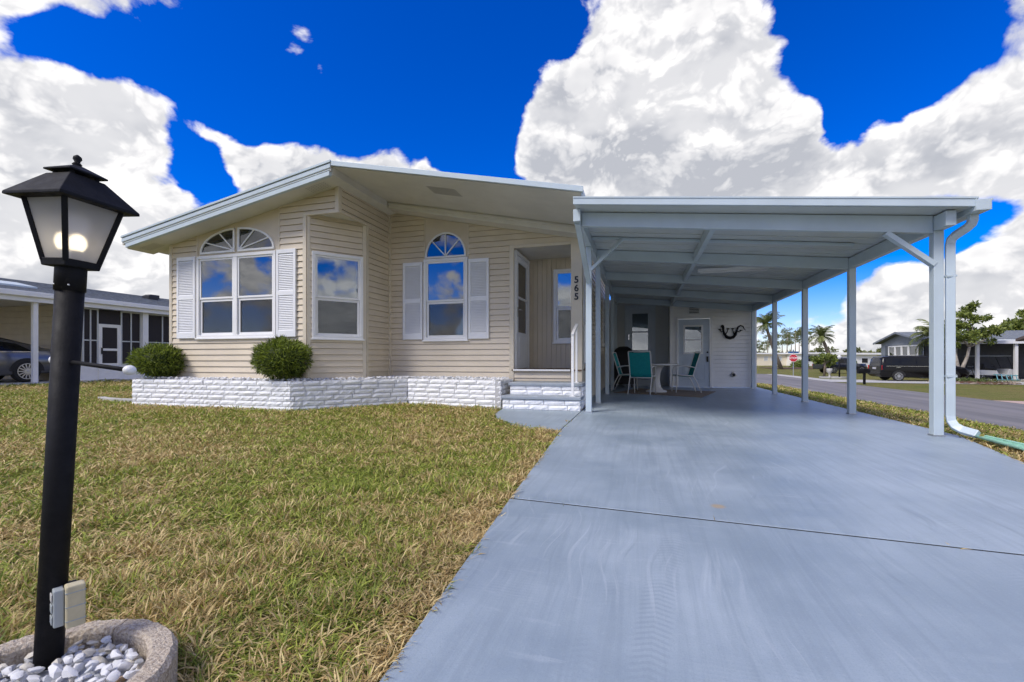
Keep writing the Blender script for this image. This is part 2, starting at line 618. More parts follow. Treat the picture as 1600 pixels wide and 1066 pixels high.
def lawn_mats():
    m = bpy.data.materials.new('lawn_ground')
    m.use_nodes = True
    t = m.node_tree
    b = t.nodes['Principled BSDF']
    N = NT(t)
    pos = N.n('ShaderNodeNewGeometry').outputs['Position']
    patch = N.noise(pos, .55, 5, .6)
    fine = N.noise(pos, 22, 4, .7)
    mid = N.noise(pos, 3.0, 4, .6)
    f = N.ramp(N.m('ADD', N.m('MULTIPLY', patch, .8), N.m('MULTIPLY', mid, .5)), .48, .82)
    c = N.mix(f, (.17, .215, .04), (.30, .25, .09))
    c = N.mix(N.ramp(fine, .35, .7), N.mix(.75, c, (.05, .04, .02)), c)
    N.put(b.inputs['Base Color'], c)
    b.inputs['Roughness'].default_value = .95
    b.inputs['Specular IOR Level'].default_value = .1
    bp = N.n('ShaderNodeBump')
    bp.inputs['Strength'].default_value = .7
    bp.inputs['Distance'].default_value = .03
    N.put(bp.inputs['Height'], fine)
    t.links.new(bp.outputs[0], b.inputs['Normal'])
    g = bpy.data.materials.new('grass_blade')
    g.use_nodes = True
    t = g.node_tree
    b = t.nodes['Principled BSDF']
    N = NT(t)
    pos = N.n('ShaderNodeNewGeometry').outputs['Position']
    r = N.n('ShaderNodeAttribute', attribute_name='rnd').outputs['Fac']
    patch = N.noise(pos, .55, 5, .6)
    mid = N.noise(pos, 3.0, 4, .6)
    sx = N.n('ShaderNodeSeparateXYZ')
    N.put(sx.inputs[0], pos)
    p = N.m('ADD', N.m('MULTIPLY', patch, .8), N.m('MULTIPLY', mid, .55))
    p = N.ramp(p, .48, .87, .03, .84)
    edge = N.m('SUBTRACT', N.m('SUBTRACT', -.57, N.m('MULTIPLY', sx.outputs[1], .062)), sx.outputs[0])
    edge = N.m('MULTIPLY', N.ramp(edge, .34, .04), N.ramp(sx.outputs[1], 5.6, 5.0))
    p = N.m('ADD', p, N.m('MULTIPLY', edge, N.ramp(mid, .30, .55, .15, .55)))
    dry = N.ramp(N.m('SUBTRACT', p, r), -.07, .07)
    r2 = N.m('FRACT', N.m('MULTIPLY', r, 37.7))
    green = N.mix(r2, (.09, .15, .012), (.46, .50, .09))
    tan = N.mix(r2, (.34, .22, .08), (.80, .64, .32))
    c = N.mix(dry, green, tan)
    N.put(b.inputs['Base Color'], c)
    b.inputs['Roughness'].default_value = .55
    b.inputs['Specular IOR Level'].default_value = .3
    tr = N.n('ShaderNodeBsdfTranslucent')
    N.put(tr.inputs[0], c)
    mx = N.n('ShaderNodeMixShader')
    mx.inputs[0].default_value = .25
    t.links.new(b.outputs[0], mx.inputs[1])
    t.links.new(tr.outputs[0], mx.inputs[2])
    t.links.new(mx.outputs[0], t.nodes['Material Output'].inputs[0])
    return m, g


M['lawn'], M['blade'] = lawn_mats()
gx = np.concatenate([np.linspace(-900, -60, 15), np.linspace(-50, -17, 12), np.linspace(-16.5, -13, 8), np.linspace(-12, 3, 16), np.linspace(3.3, 16, 52), np.linspace(17, 60, 14), np.linspace(80, 1200, 18)])
gy = np.concatenate([np.linspace(-300, -20, 8), np.linspace(-10, 60, 36), np.linspace(70, 1500, 26)])
GXX, GYY = np.meshgrid(gx, gy)
GZZ = gz(GXX) - .03
nx, ny = len(gx), len(gy)
me = bpy.data.meshes.new('lawn')
idx = np.arange(nx * ny).reshape(ny, nx)
me.from_pydata(np.stack([GXX, GYY, GZZ], -1).reshape(-1, 3).tolist(), [], np.stack([idx[:-1, :-1], idx[:-1, 1:], idx[1:, 1:], idx[1:, :-1]], -1).reshape(-1, 4).tolist())
me.materials.append(M['lawn'])
lawn = bpy.data.objects.new('lawn', me)
COL.objects.link(lawn)
tag(lawn, 'mown lawn, green with dry tan patches', None, kind='structure')


def strip(name, xs, ys, lift, mat_, label=None, parent=None):
    xs, ys = np.asarray(xs, float), np.asarray(ys, float)
    A, B = np.meshgrid(xs, ys)
    Z = gz(A) + lift
    i = np.arange(A.size).reshape(A.shape)
    q = MB()
    q.add(np.stack([A, B, Z], -1).reshape(-1, 3).tolist(), np.stack([i[:-1, :-1], i[:-1, 1:], i[1:, 1:], i[1:, :-1]], -1).reshape(-1, 4).tolist())
    o = q.build(name, mat_, parent)
    if parent is None:
        tag(o, label, None, kind='structure')
    return o


def asphalt():
    m = bpy.data.materials.new('worn_asphalt')
    m.use_nodes = True
    t = m.node_tree
    b = t.nodes['Principled BSDF']
    N = NT(t)
    pos = N.n('ShaderNodeNewGeometry').outputs['Position']
    s1 = N.noise(N.v('MULTIPLY', pos, (1.0, .06, 1)), 1.6, 4, .6)
    s2 = N.noise(pos, 30, 3, .6)
    s3 = N.noise(pos, .35, 3, .5)
    c = N.mix(N.ramp(s1, .35, .65), (.20, .185, .185), (.12, .115, .12))
    c = N.mix(N.m('MULTIPLY', N.ramp(s3, .4, .7), .5), c, (.09, .09, .095))
    c = N.mix(N.m('MULTIPLY', s2, .35), c, (.30, .28, .27))
    N.put(b.inputs['Base Color'], c)
    b.inputs['Roughness'].default_value = .85
    bp = N.n('ShaderNodeBump')
    bp.inputs['Strength'].default_value = .3
    bp.inputs['Distance'].default_value = .01
    N.put(bp.inputs['Height'], s2)
    t.links.new(bp.outputs[0], b.inputs['Normal'])
    return m


M['asphalt'] = asphalt()
strip('street', np.concatenate([np.linspace(6.35, 9, 9), np.linspace(9.5, 12, 6)]), np.linspace(-40, 52, 30), -.012, M['asphalt'], 'worn grey asphalt street beyond the grass strip')
strip('cross_street', np.concatenate([np.linspace(-80, 3.3, 10), np.linspace(3.8, 6.345, 7)]), np.linspace(24.5, 30.5, 4), -.012, M['asphalt'], 'asphalt side street running behind the carport')
strip('neighbour_drive', np.linspace(12.005, 34, 12), np.linspace(34.6, 39.6, 3), -.008, M['concrete'], 'pale concrete drive under the black minivan')
strip('kerb_apron', np.linspace(12.004, 13.4, 3), np.linspace(39.8, 51.5, 4), -.008, M['concrete'], 'pale concrete gutter edge below the stop sign')
strip('pink_drive', np.linspace(12.006, 30, 12), np.linspace(15.5, 20.3, 3), -.008, mat('pink_concrete', (.50, .36, .30), .85, var=.1), 'pinkish concrete drive across the street')


def color_noise(N, vec, scale):
    nd = N.n('ShaderNodeTexNoise')
    N.put(nd.inputs['Vector'], vec)
    nd.inputs['Scale'].default_value = scale
    nd.inputs['Detail'].default_value = 2.0
    return nd.outputs[1]


def paint_mat():
    """grey-blue sealed concrete with scuffs and tyre prints"""
    m = bpy.data.materials.new('painted_concrete')
    m.use_nodes = True
    t = m.node_tree
    b = t.nodes['Principled BSDF']
    N = NT(t)
    pos = N.n('ShaderNodeNewGeometry').outputs['Position']
    sx = N.n('ShaderNodeSeparateXYZ')
    N.put(sx.inputs[0], pos)
    X, Y = sx.outputs[0], sx.outputs[1]
    wobble = N.m('MULTIPLY', N.m('SUBTRACT', N.noise(pos, .25, 2, .5), .5), 2.2)
    blot = N.noise(pos, .9, 6, .62)
    fine = N.noise(pos, 60, 3, .7)
    streak = N.noise(N.v('MULTIPLY', N.v('ADD', pos, N.v('SCALE', N.n('ShaderNodeTexNoise').outputs[1], scale=.0)), (14, .5, 1)), 1.5, 7, .68, .8)
    c = N.mix(N.ramp(blot, .32, .70), (.23, .29, .35), (.36, .425, .485))
    c = N.mix(N.m('MULTIPLY', N.ramp(streak, .42, .66), .38), c, (.20, .25, .30))
    # tyre prints: a few wandering bands of tread bars
    tot = None
    for x0, slope, wdt, amp, f0 in ((-.25, .16, .07, .5, 26), (.28, -.05, .06, .6, 24), (1.05, .14, .07, .45, 28), (1.75, -.1, .07, .4, 24), (.7, -.32, .06, .55, 26), (-.5, .22, .06, .5, 27)):
        d = N.m('ABSOLUTE', N.m('SUBTRACT', N.m('ADD', X, N.m('MULTIPLY', wobble, .35)), N.m('ADD', x0, N.m('MULTIPLY', Y, slope))))
        band = N.ramp(d, wdt, wdt * .6)
        tread = N.ramp(N.m('SINE', N.m('ADD', N.m('MULTIPLY', Y, f0 * 8.5), N.m('MULTIPLY', d, 90))), -.2, .5)
        keep = N.ramp(N.noise(N.v('ADD', pos, (x0 * 9, 3, 0)), .8, 3, .6), .46, .62)
        w = N.m('MULTIPLY', N.m('MULTIPLY', band, tread), N.m('MULTIPLY', keep, amp))
        tot = w if tot is None else N.m('MAXIMUM', tot, w)
    c = N.mix(N.m('MULTIPLY', tot, .5), c, (.16, .20, .25))
    arc = N.n('ShaderNodeTexWave', wave_type='RINGS')
    N.put(arc.inputs['Vector'], N.v('ADD', pos, (-3.0, -1.0, 0)))
    N.put(arc.inputs['Scale'], 17.0)
    N.put(arc.inputs['Distortion'], 3.0)
    N.put(arc.inputs['Detail'], 3.0)
    N.put(arc.inputs['Detail Scale'], .6)
    c = N.mix(N.m('MULTIPLY', N.m('MULTIPLY', N.ramp(arc.outputs['Fac'], .45, .9), N.ramp(N.noise(N.v('ADD', pos, (7, 2, 0)), .9, 4, .6), .50, .70)), .20), c, (.44, .50, .56))
    c = N.mix(N.m('MULTIPLY', N.ramp(fine, .55, .8), .25), c, (.46, .51, .57))
    dark = N.ramp(N.noise(pos, 9, 3, .7), .70, .78)
    c = N.mix(N.m('MULTIPLY', dark, .25), c, (.15, .17, .20))
    warp = N.v('ADD', pos, N.v('SCALE', N.v('SUBTRACT', color_noise(N, pos, .5), (.5, .5, .5)), scale=1.1))
    for k, (sx_, sy_, amp, tone) in enumerate(((34, .9, .34, (.50, .555, .61)), (26, 1.1, .30, (.16, .20, .245)), (3.0, 20, .22, (.48, .53, .59)))):
        ln = N.noise(N.v('MULTIPLY', N.v('ADD', warp, (k * 5.0, k * 3.0, 0)), (sx_, sy_, 1)), 1.0, 3, .55)
        msk = N.ramp(N.noise(N.v('ADD', pos, (k * 11.0, 4, 0)), 1.1, 3, .6), .45, .62)
        c = N.mix(N.m('MULTIPLY', N.m('MULTIPLY', N.ramp(ln, .58, .70), msk), amp), c, tone)
    grain = N.noise(pos, 190, 2, .6)
    c = N.mix(N.m('MULTIPLY', N.ramp(grain, .45, .75), .30), c, (.17, .21, .26))
    spot = N.ramp(N.v('DISTANCE', pos, (.40, 2.70, 0)), .05, .02)
    c = N.mix(N.m('MULTIPLY', spot, .6), c, (.45, .30, .12))
    N.put(b.inputs['Base Color'], c)
    N.put(b.inputs['Roughness'], N.m('ADD', .30, N.m('MULTIPLY', blot, .28)))
    b.inputs['Specular IOR Level'].default_value = .5
    bp = N.n('ShaderNodeBump')
    bp.inputs['Strength'].default_value = .22
    bp.inputs['Distance'].default_value = .004
    N.put(bp.inputs['Height'], N.m('ADD', fine, N.m('MULTIPLY', streak, .6)))
    t.links.new(bp.outputs[0], b.inputs['Normal'])
    return m


M['drive'] = paint_mat()
drive = bpy.data.objects.new('driveway', None)
COL.objects.link(drive)
tag(drive, 'grey-blue painted concrete driveway running under the carport', None, kind='structure')


def slab(name, pts, parent, mat_, z=0.0, t=.14):
    return MB().prism([(x, y, z - t) for x, y in pts], (0, 0, t)).build(name, mat_, parent, bevel=.006)


FRONT_SLAB = [(-.60, -3.0), (-.63, .99), (-.734, 2.526), (2.715, 2.281), (2.6, -3.0)]
REAR_SLAB = [(-.736, 2.545), (-.89, 5.19), (-.905, 7.2), (-.905, 8.12), (-1.035, 8.12), (-1.035, 15.0), (3.25, 15.0), (3.22, 5.9), (2.85, 4.45), (2.72, 2.30)]
slab('slab', FRONT_SLAB, drive, M['drive'])
slab('slab', REAR_SLAB, drive, M['drive'])
MB().prism([(-.73, 2.5275, -.05), (2.71, 2.2825, -.05), (2.71, 2.2985, -.05), (-.73, 2.5435, -.05)], (0, 0, .047)).build('joint_filler', mat('joint_filler', (.012, .012, .012), .9), drive)
WALK = [(-.902, 5.20), (-1.25, 5.30), (-1.62, 5.60), (-1.95, 6.05), (-2.12, 6.5), (-2.22, 7.3), (-.917, 7.3)]
walk = slab('front_walk', WALK, None, M['drive'], z=-.002)
tag(walk, 'curved grey-blue concrete walk at the foot of the front steps', None, kind='structure')


# grass: far too many blades to count
def inside(px, py, poly):
    r = np.zeros(len(px), bool)
    n = len(poly)
    for i in range(n):
        x1, y1 = poly[i]
        x2, y2 = poly[(i + 1) % n]
        cr = ((y1 > py) != (y2 > py)) & (px < (x2 - x1) * (py - y1) / (y2 - y1 + 1e-12) + x1)
        r ^= cr
    return r


PLANTER = [(-8.94, 6.08), (-7.25, 6.08), (-5.45, 6.08), (-4.2, 7.62), (-2.28, 7.30)]
RING_C, RING_R = (-1.29, .66), .268
HOUSE_FOOT = PLANTER + [(-2.28, 20), (-8.97, 20)]


def grass():
    rng = np.random.default_rng(11)
    n0 = 780000
    u = rng.random(n0)
    r0, r1, r2 = .55, 2.0, 26.0
    e = 1.75
    # radial density: even to r1, then thinning as r^-e
    a1 = .5 * (r1 ** 2 - r0 ** 2)
    a2 = r1 ** e * (r2 ** (2 - e) - r1 ** (2 - e)) / (2 - e)
    s = u * (a1 + a2)
    r = np.where(s < a1, np.sqrt(r0 ** 2 + 2 * np.minimum(s, a1)), (np.maximum(s - a1, 0) * (2 - e) / r1 ** e + r1 ** (2 - e)) ** (1 / (2 - e)))
    ph = np.radians(rng.uniform(-74, 44, n0))
    x, y = r * np.sin(ph), r * np.cos(ph)
    jx, jy = x + rng.normal(0, .012, n0), y + rng.normal(0, .012, n0)
    bad = inside(jx, jy, FRONT_SLAB) | inside(jx, jy, REAR_SLAB) | inside(jx, jy, WALK) | inside(x, y, HOUSE_FOOT)
    bad |= np.hypot(x - RING_C[0], y - RING_C[1]) < RING_R + .012
    bad |= (x > 6.36 + .1 * np.sin(y * 2.1)) | ((x > -2.3) & (x < 3.2) & (y > 7)) | (x < -17.2 + .25 * np.sin(y))
    bad |= (y > 24.3)
    bad |= (np.abs(y - (2.54 - .0714 * (x + .73))) < .05) & (x > -.7) & (x < 2.7) & (rng.random(n0) < .96)
    # patchy thinning
    thin = np.sin(x * 3.1 + 1.7 * np.sin(y * 2.3)) * np.sin(y * 2.7 + 1.1 * np.sin(x * 1.9))
    bad |= (thin > .62) & (rng.random(n0) < .45)
    x, y, r = x[~bad], y[~bad], r[~bad]
    n = len(x)
    big = np.maximum(1, r / 2.0) ** .66
    L = rng.uniform(.028, .085, n) * np.maximum(1, r / 4) ** .2
    w = rng.uniform(.0024, .0058, n) * big
    th = rng.uniform(0, 2 * PI, n)
    tuft = .5 + .5 * np.sin(x * 9 + 2 * np.sin(y * 7)) * np.sin(y * 8 + 1.6 * np.sin(x * 6))
    lift = rng.uniform(.02, .55, n) + .75 * tuft * rng.random(n)
    L *= .75 + .4 * tuft
    d = np.stack([np.cos(th) * np.cos(lift), np.sin(th) * np.cos(lift), np.sin(lift)], 1)
    sd = np.stack([-np.sin(th), np.cos(th), rng.uniform(-.6, .6, n)], 1)
    z = gz(x) - .030 + rng.random(n) ** 2 * .022
    p = np.stack([x, y, z], 1)
    mid = p + d * (L * .5)[:, None] + np.array([0, 0, 1]) * (L * .10)[:, None]
    q = np.stack([p, mid + sd * (w * .5)[:, None], p + d * L[:, None], mid - sd * (w * .5)[:, None]], 1)
    o = soup('grass', q, M['blade'], None, rng.random(n), kind='stuff')
    tag(o, 'coarse green and straw-coloured grass blades of the lawn')


grass()

# ------------------------------------------------------------------ the house
Z3 = Vector((0, 0, 1))


def text_mesh(name, body, size, mat_, parent, extrude=.004, offset=0.0):
    """lettering as real mesh"""
    cu = bpy.data.curves.new(name, 'FONT')
    cu.body, cu.size, cu.extrude, cu.offset, cu.align_x, cu.align_y = body, size, extrude, offset, 'CENTER', 'BOTTOM_BASELINE'
    tmp = bpy.data.objects.new(name + '_curve', cu)
    COL.objects.link(tmp)
    dg = bpy.context.evaluated_depsgraph_get()
    me_ = bpy.data.meshes.new_from_object(tmp.evaluated_get(dg))
    bpy.data.objects.remove(tmp)
    bpy.data.curves.remove(cu)
    me_.materials.clear()
    me_.materials.append(mat_)
    o = bpy.data.objects.new(name, me_)
    COL.objects.link(o)
    o.parent = parent
    return o



class Wall:
    """a vertical wall face: origin, horizontal direction u, outward normal n"""
    def __init__(s, o, u, n):
        s.o, s.u, s.n = Vector((*o, 0)), Vector((*u, 0)).normalized(), Vector((*n, 0)).normalized()

    def p(s, u, z, n=0.0):
        return s.o + s.u * u + Z3 * z + s.n * n

    def box(s, q, u0, u1, z0, z1, n0, n1):
        q.prism([s.p(u0, z0, n0), s.p(u1, z0, n0), s.p(u1, z1, n0), s.p(u0, z1, n0)], s.n * (n1 - n0))
        return q

    def poly(s, q, pts, n0, n1):
        q.prism([s.p(u, z, n0) for u, z in pts], s.n * (n1 - n0))
        return q


def clip_top(poly, a, b):
    """keep the part of a (u,z) polygon below z = a + b*u"""
    out = []
    for i in range(len(poly)):
        p, q = poly[i], poly[(i + 1) % len(poly)]
        fp, fq = a + b * p[0] - p[1], a + b * q[0] - q[1]
        if fp >= 0: out.append(p)
        if (fp > 0 and fq < 0) or (fp < 0 and fq > 0):
            t = fp / (fp - fq)
            out.append((p[0] + (q[0] - p[0]) * t, p[1] + (q[1] - p[1]) * t))
    return out


COURSE = .107


def cut(rects, openings):
    for a, b, za, zb in openings:
        nr = []
        for (p, q, s0, s1) in rects:
            if b <= p or a >= q or zb <= s0 or za >= s1:
                nr.append((p, q, s0, s1))
                continue
            if a > p: nr.append((p, a, s0, s1))
            if b < q: nr.append((b, q, s0, s1))
            if za > s0: nr.append((max(p, a), min(q, b), s0, za))
            if zb < s1: nr.append((max(p, a), min(q, b), zb, s1))
        rects = nr
    return rects


def siding(parent, wl, u0, u1, z0, z1, openings=(), top=None, mat_=None, start=.46, e=COURSE, name='siding_plank', lip=.022, gap=.008):
    # sheathing behind the courses, so that no light passes the joints
    rects = cut([(u0, u1, z0, z1)], openings)
    bk = MB()
    for p, q, s0, s1 in rects:
        poly = [(p, s0), (q, s0), (q, s1), (p, s1)]
        if top: poly = clip_top(poly, *top)
        if len(poly) >= 3:
            wl.poly(bk, poly, -.034, -.013)
    if bk.f:
        bk.build('sheathing', mat_ or M['vinyl'], parent)
    k = math.floor((z0 - start) / e + 1e-6)
    while start + k * e < z1 - 1e-4:
        c0, c1 = start + k * e, start + (k + 1) * e
        rects = cut([(u0, u1, max(c0, z0), min(c1, z1))], openings)
        for p, q, s0, s1 in rects:
            if q - p < .008 or s1 - s0 < .004:
                continue
            if abs(s0 - c0) < 1e-6:
                s0 += gap
            poly = [(p, s0), (q, s0), (q, s1), (p, s1)]
            if top: poly = clip_top(poly, *top)
            if len(poly) < 3:
                continue
            n = len(poly)
            dep = [.002 + (lip - .002) * (1 - (z - c0) / e) for _, z in poly]
            vs = [wl.p(u, z, d) for (u, z), d in zip(poly, dep)] + [wl.p(u, z, -.012) for u, z in poly]
            fs = [tuple(range(n)), tuple(range(2 * n - 1, n - 1, -1))] + [((i + 1) % n, i, n + i, n + (i + 1) % n) for i in range(n)]
            m_ = MB().add(vs, fs)
            if (wl.u.cross(Z3)).dot(wl.n) < 0:
                m_.f = [tuple(reversed(f)) for f in m_.f]
            m_.build(name, mat_ or M['vinyl'], parent)
        k += 1


def ring_frame(q, wl, a, b, za, zb, w, n0, n1):
    """rectangular frame of four butted bars"""
    wl.box(q, a, b, za, za + w, n0, n1)
    wl.box(q, a, b, zb - w, zb, n0, n1)
    wl.box(q, a, a + w, za + w, zb - w, n0, n1)
    wl.box(q, b - w, b, za + w, zb - w, n0, n1)
    return q


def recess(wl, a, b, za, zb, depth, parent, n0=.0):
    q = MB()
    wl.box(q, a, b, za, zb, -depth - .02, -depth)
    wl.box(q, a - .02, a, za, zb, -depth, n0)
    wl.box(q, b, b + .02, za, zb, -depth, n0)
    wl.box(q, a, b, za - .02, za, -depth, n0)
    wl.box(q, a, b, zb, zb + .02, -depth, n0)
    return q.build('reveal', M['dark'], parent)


def window(parent, wl, a, b, za, zb, units=1, label=None, blinds=True, rail=None, glass='glass', screen=True):
    """double-hung window: casing, then for each unit an upper and a lower sash"""
    q = MB()
    ring_frame(q, wl, a, b, za, zb, .055, -.02, .040)
    wl.box(q, a - .02, b + .02, za - .022, za + .004, -.0, .058)
    ww = (b - a - .11) / units
    for k in range(1, units):
        c = a + .055 + ww * k
        wl.box(q, c - .045, c + .045, za + .055, zb - .055, -.02, .036)
    win = q.build('window', M['white_trim'], parent, bevel=.003)
    if label: win['label'] = label
    zm = rail or (za + zb) / 2 - .02
    for k in range(units):
        p0 = a + .055 + ww * k + (.045 if k > 0 else 0)
        p1 = a + .055 + ww * (k + 1) - (.045 if k < units - 1 else 0)
        s_ = MB()
        ring_frame(s_, wl, p0, p1, zm - .022, zb - .055, .034, -.01, .020)
        s_.build('upper_sash', M['white_trim'], win, bevel=.002)
        s_ = MB()
        ring_frame(s_, wl, p0 + .004, p1 - .004, za + .055, zm - .025, .042, -.03, .004)
        s_.build('lower_sash', M['white_trim'], win, bevel=.002)
        g_ = MB()
        wl.box(g_, p0 + .03, p1 - .03, zm + .005, zb - .085, .004, .008)
        g_.build('upper_pane', M[glass], win)
        g_ = MB()
        wl.box(g_, p0 + .04, p1 - .04, za + .09, zm - .06, -.018, -.014)
        g_.build('lower_pane', M[glass], win)
        if screen:
            g_ = MB()
            wl.box(g_, p0 + .046, p1 - .046, za + .097, zm - .067, .0005, .0015)
            g_.build('insect_screen', M['screen'], win)
        if blinds:
            bl = MB()
            z = za + .08
            while z < zb - .07:
                c0, c1 = wl.p(p0 + .04, z, -.085), wl.p(p1 - .04, z, -.085)
                up = Z3 * .011 + wl.n * .010
                bl.add([c0 - up, c1 - up, c1 + up, c0 + up], [(0, 1, 2, 3)])
                z += .026
            bl.build('blind', M['blind'], win)
    recess(wl, a + .04, b - .04, za + .04, zb - .04, .16, win, -.021)
    return win


def shutter(parent, wl, a, b, za, zb):
    q = MB()
    st = .045
    mid = za + (zb - za) * .50
    for u0, u1, z0, z1 in ((a, a + st, za, zb), (b - st, b, za, zb), (a + st, b - st, za, za + .11), (a + st, b - st, zb - .07, zb), (a + st, b - st, mid - .04, mid + .04)):
        wl.box(q, u0, u1, z0, z1, .016, .050)
    wl.box(q, a + st, b - st, za + .11, zb - .07, .016, .024)
    sh = q.build('shutter', M['shutter'], parent, bevel=.003)
    lv = MB()
    for z0, z1 in ((za + .115, mid - .045), (mid + .045, zb - .075)):
        z = z0
        while z < z1 - .02:
            c0, c1 = (a + st, b - st)
            p = [wl.p(c0, z, .046), wl.p(c1, z, .046), wl.p(c1, z + .030, .026), wl.p(c0, z + .030, .026)]
            lv.add(p + [v - Z3 * .006 for v in p], [(0, 1, 2, 3), (7, 6, 5, 4), (0, 4, 5, 1)])
            z += .0305
    l_ = lv.build('louvres', M['shutter'], sh)
    l_['kind'] = 'stuff'
    return sh


def fan_window(parent, wl, cx, z0, rx, rz, side=0, spokes=(60, 120)):
    """fan light: side 0 = half ellipse, -1 = only its west half, 1 = only its east half"""
    t0, t1 = {0: (0, 180), -1: (90, 180), 1: (0, 90)}[side]
    N_ = 22
    ang = [math.radians(t0 + (t1 - t0) * i / N_) for i in range(N_ + 1)]
    q = MB()
    w = .034

    def arc(k):
        return [(cx + (rx - k) * math.cos(t), z0 + k * 0 + (rz - k) * math.sin(t)) for t in ang]
    o_, i_ = arc(0), arc(w)
    for i in range(N_):
        wl.poly(q, [o_[i], o_[i + 1], i_[i + 1], i_[i]], .0, .030)
    lo, hi = min(p[0] for p in o_), max(p[0] for p in o_)
    wl.box(q, lo, hi, z0 - w, z0 + .002, .0, .0302)
    if side:
        wl.box(q, *((cx, cx + w) if side > 0 else (cx - w, cx)), z0 + .002, z0 + rz - .004, .0, .0304)
    for sdeg in spokes:
        t = math.radians(sdeg)
        a = Vector((cx + (w if side > 0 else -w if side < 0 else 0) * .6, z0))
        b = Vector((cx + (rx - w * .5) * math.cos(t), z0 + (rz - w * .5) * math.sin(t)))
        d = (b - a).normalized()
        s_ = Vector((-d.y, d.x)) * .011
        wl.poly(q, [tuple(a - s_), tuple(b - s_), tuple(b + s_), tuple(a + s_)], .002, .026)
    fw = q.build('fan_window', M['white_trim'], parent, bevel=.002)
    g_ = MB()
    wl.poly(g_, [(cx, z0)] + arc(w * .5) if side else arc(w * .5), .006, .010)
    g_.build('pane', M['glass_dark'], fw)
    g_ = MB()
    wl.poly(g_, [(cx, z0)] + arc(w * .5) if side else arc(w * .5), .001, .004)
    g_.build('backing', M['dark'], fw)
    return fw


home = thing('manufactured_home', (-4.8, 10.5, 0), 'beige vinyl-sided single-storey home with white shutters and low gable roof', 'house')
YF, YP, XB = 6.55, 8.15, -4.90
SOF_L = lambda x: 3.742 + .198 * (x + 4.72)          # soffit line over the front wall
WTOP_R = lambda x: 3.79 - .21 * (x + 5.02)           # wall top of the recessed wall
front = Wall((0, YF), (1, 0), (0, -1))
porch = Wall((0, YP), (1, 0), (0, -1))
cl = math.hypot(XB + 5.53, 7.34 - YF)
cham = Wall((-5.53, YF), (XB + 5.53, 7.34 - YF), (7.34 - YF, -(XB + 5.53)))
ret = Wall((XB, 0), (0, 1), (1, 0))
west = Wall((-8.61, 0), (0, 1), (-1, 0))
east = Wall((-1.03, 0), (0, 1), (1, 0))

# front wall, chamfered bay and its overhang
twin = (-7.95, -6.16, 1.20, 2.715)
siding(home, front, -8.57, -7.95, .40, 3.5, [], (SOF_L(0), .198))
siding(home, front, -7.95, -6.10, .40, 1.215, [])
siding(home, front, -6.10, -5.57, .40, 3.31, [], (SOF_L(0), .198))
siding(home, front, -6.10, -4.94, 3.31, 3.8, [], (SOF_L(0), .198))
fp = MB()
front.poly(fp, [(-7.95, 2.70), (-6.10, 2.70), (-6.10, SOF_L(-6.10)), (-7.95, SOF_L(-7.95))], -.012, .004)
front.box(fp, -7.95, -6.10, 1.215, 2.70, -.20, -.19)
fp.build('flat_panel', M['panel'], home)
window(home, front, *twin, units=2, label='twin double-hung window under two quarter-round lights')
fan_window(home, front, -7.075, 2.785, .80, .40, -1, (118, 152))
fan_window(home, front, -7.005, 2.785, .80, .40, 1, (62, 28))
shutter(home, front, -8.42, -7.975, 1.20, 2.72)
shutter(home, front, -6.135, -5.73, 1.20, 2.72)
cw = (.075, cl - .06, 1.17, 2.68)
siding(home, cham, .03, cl - .03, .40, 3.33, [(cw[0] + .03, cw[1] - .03, cw[2] + .02, cw[3] - .02)])
window(home, cham, *cw, units=1, label='double-hung window in the chamfered corner with blinds')
siding(home, ret, 7.37, YP - .02, .40, 3.33, [], None)
siding(home, ret, YF + .03, YP - .02, 3.33, 3.72, [])
ov = MB()
ov.prism([(-5.53, YF, 3.315), (XB, YF, 3.315), (XB, 7.34, 3.315)], (0, 0, .012))
ov.build('overhang_soffit', M['soffit'], home)
# recessed wall beside the porch
siding(home, porch, XB, -4.11, .40, 3.9, [], (WTOP_R(0), -.21))
siding(home, porch, -4.11, -3.19, .40, 1.20, [])
siding(home, porch, -3.19, -2.37, .40, 2.915, [])
siding(home, porch, -3.19, -1.05, 2.915, 3.6, [], (WTOP_R(0), -.21))
siding(home, porch, -2.29, -1.23, .415, .60, [])
fp = MB()
porch.poly(fp, [(-4.11, 2.75), (-3.19, 2.75), (-3.19, WTOP_R(-3.19)), (-4.11, WTOP_R(-4.11))], -.012, .004)
fp.build('flat_panel', M['panel'], home)
window(home, porch, -4.125, -3.20, 1.18, 2.77, units=1, label='double-hung window under a half-round fan light')
fan_window(home, porch, -3.665, 2.815, .43, .46, 0, (45, 90, 135))
shutter(home, porch, -4.57, -4.145, 1.20, 2.72)
shutter(home, porch, -3.18, -2.77, 1.20, 2.72)


def trim(wl, u0, u1, z0, z1, n1=.026, m='beige_trim', name='corner_trim', n0=-.012):
    q = MB()
    wl.box(q, u0, u1, z0, z1, n0, n1)
    return q.build(name, M[m], home, bevel=.003)


